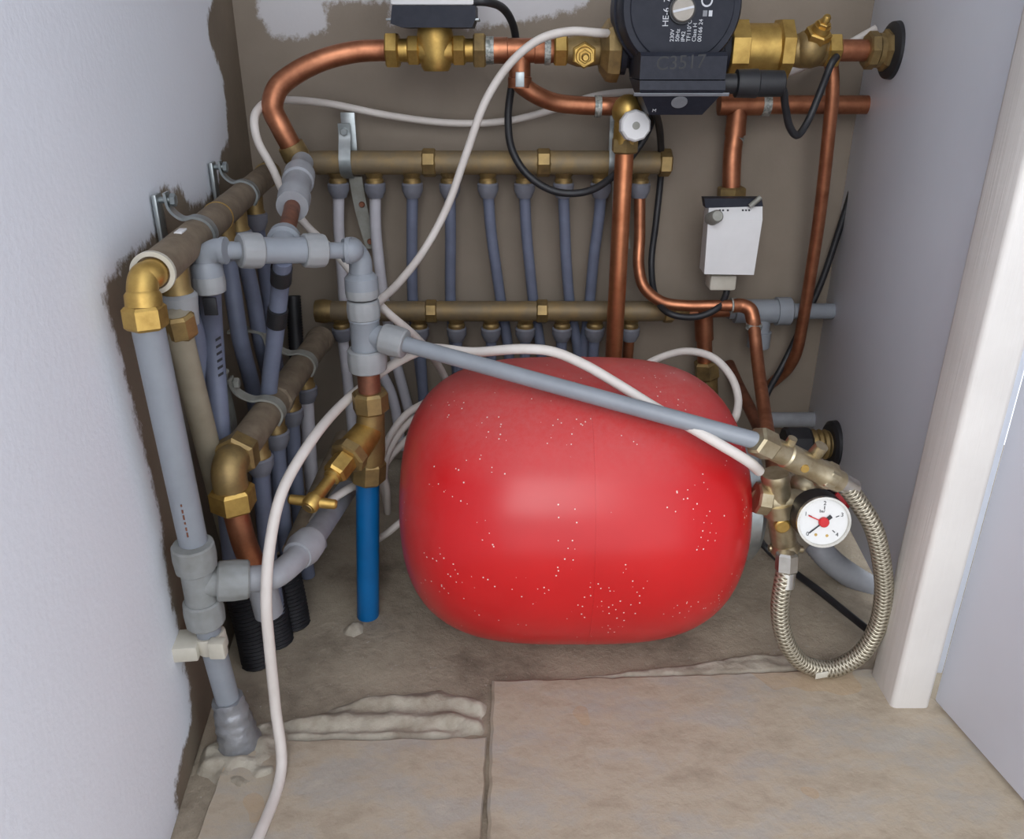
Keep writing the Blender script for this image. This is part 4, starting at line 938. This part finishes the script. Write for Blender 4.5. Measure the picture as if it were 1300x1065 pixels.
cable('white cable sagging along the back wall and looping round the bent copper pipe', [P(1112, 36, 1.06), P(1060, 65, 1.06), P(990, 97, 1.06), P(930, 116, 1.065), P(840, 116, 1.07), P(760, 121, 1.075), P(700, 140, 1.075), P(640, 154, 1.07), P(570, 156, 1.07), P(490, 146, 1.065), P(420, 132, 1.05), P(365, 127, 1.0), P(335, 132, .94), P(323, 150, .91), P(327, 178, .90), P(345, 212, .90), P(362, 248, .90), P(388, 285, .90), P(420, 315, .88), P(452, 352, .84), P(490, 395, .80), P(525, 425, .82), P(560, 470, .90), P(590, 540, .95)], 'white_cable', .0046)
cable('white cable curling behind the right shoulder of the red vessel', [P(800, 475, .93), P(838, 454, .93), P(872, 446, .92), P(905, 454, .90), P(928, 478, .88), P(937, 505, .86), P(934, 528, .84), P(922, 545, .86)], 'white_cable', .0048)
for k, (p1_, p2_, p3_, lab) in enumerate((((545, 508), (512, 530), (487, 572), 'outermost strand of the white cable coil beside the brass tap'), ((545, 522), (515, 540), (491, 580), 'middle strand of the white cable coil beside the brass tap'), ((545, 532), (520, 555), (488, 592), 'innermost strand of the white cable coil beside the brass tap'))):
    cable(lab, [P(*p1_, .86), P(*p2_, .82), P(*p3_, .79), P(485+3*k, 610+6*k, .79), P(492, 640+5*k, .82)], 'white_cable', .0044, 'coiled white cable strands')
cable('white cable under the tap handle', [P(470, 610, .78), P(440, 622, .73), P(412, 642, .72), P(395, 665, .74)], 'white_cable', .0044)
cable('white cable on the floor behind the blue pipe', [P(540, 640, .85), P(512, 660, .80), P(490, 678, .79), P(470, 690, .80)], 'white_cable', .0042)
cable('black cable hanging from the motorised valve in a wide loop below the tee', [P(598, 2, .955), P(615, 2, .955), P(640, 12, .99), P(653, 38, 1.02), P(655, 70, 1.03), P(650, 105, 1.03), P(645, 150, 1.02), P(650, 190, 1.005), P(670, 222, .995), P(705, 243, .99), P(745, 243, .992), P(780, 222, 1.01), P(815, 180, 1.02), P(828, 150, 1.01), P(824, 130, .98)], 'black_rubber', .0046)
cable('black cable from the pump past the manifold end to the white actuator', [P(832, 140, .96), P(838, 170, 1.02), P(839, 220, 1.065), P(833, 280, 1.06), P(827, 335, 1.05), P(832, 375, 1.02), P(850, 398, .985), P(885, 402, .98), P(912, 390, .985), P(922, 372, 1.0), P(923, 350, 1.005)], 'black_rubber', .0044)
cable('black cable looping from the pump plug up behind the brass valve', [P(980, 108, .915), P(993, 112, .92), P(997, 135, .93), P(1003, 162, .94), P(1012, 172, .945), P(1025, 155, .955), P(1042, 115, .96), P(1056, 80, .958), P(1062, 72, .965)], 'black_rubber', .0042)
cable('black cable running down between the back wall and the white panel', [P(1085, 230, 1.07), P(1066, 290, 1.07), P(1042, 360, 1.065), P(1015, 420, 1.06), P(993, 465, 1.05), P(974, 500, 1.03), P(960, 545, 1.0)], 'black_rubber', .0044)
cable('black cable lying on the concrete between the vessel and the white panel', [P(955, 655, .80), PZ(968, 690, .02), PZ(990, 712, .006), PZ(1040, 750, .005), PZ(1075, 778, .005), PZ(1105, 802, .005)], 'black_rubber', .0042)
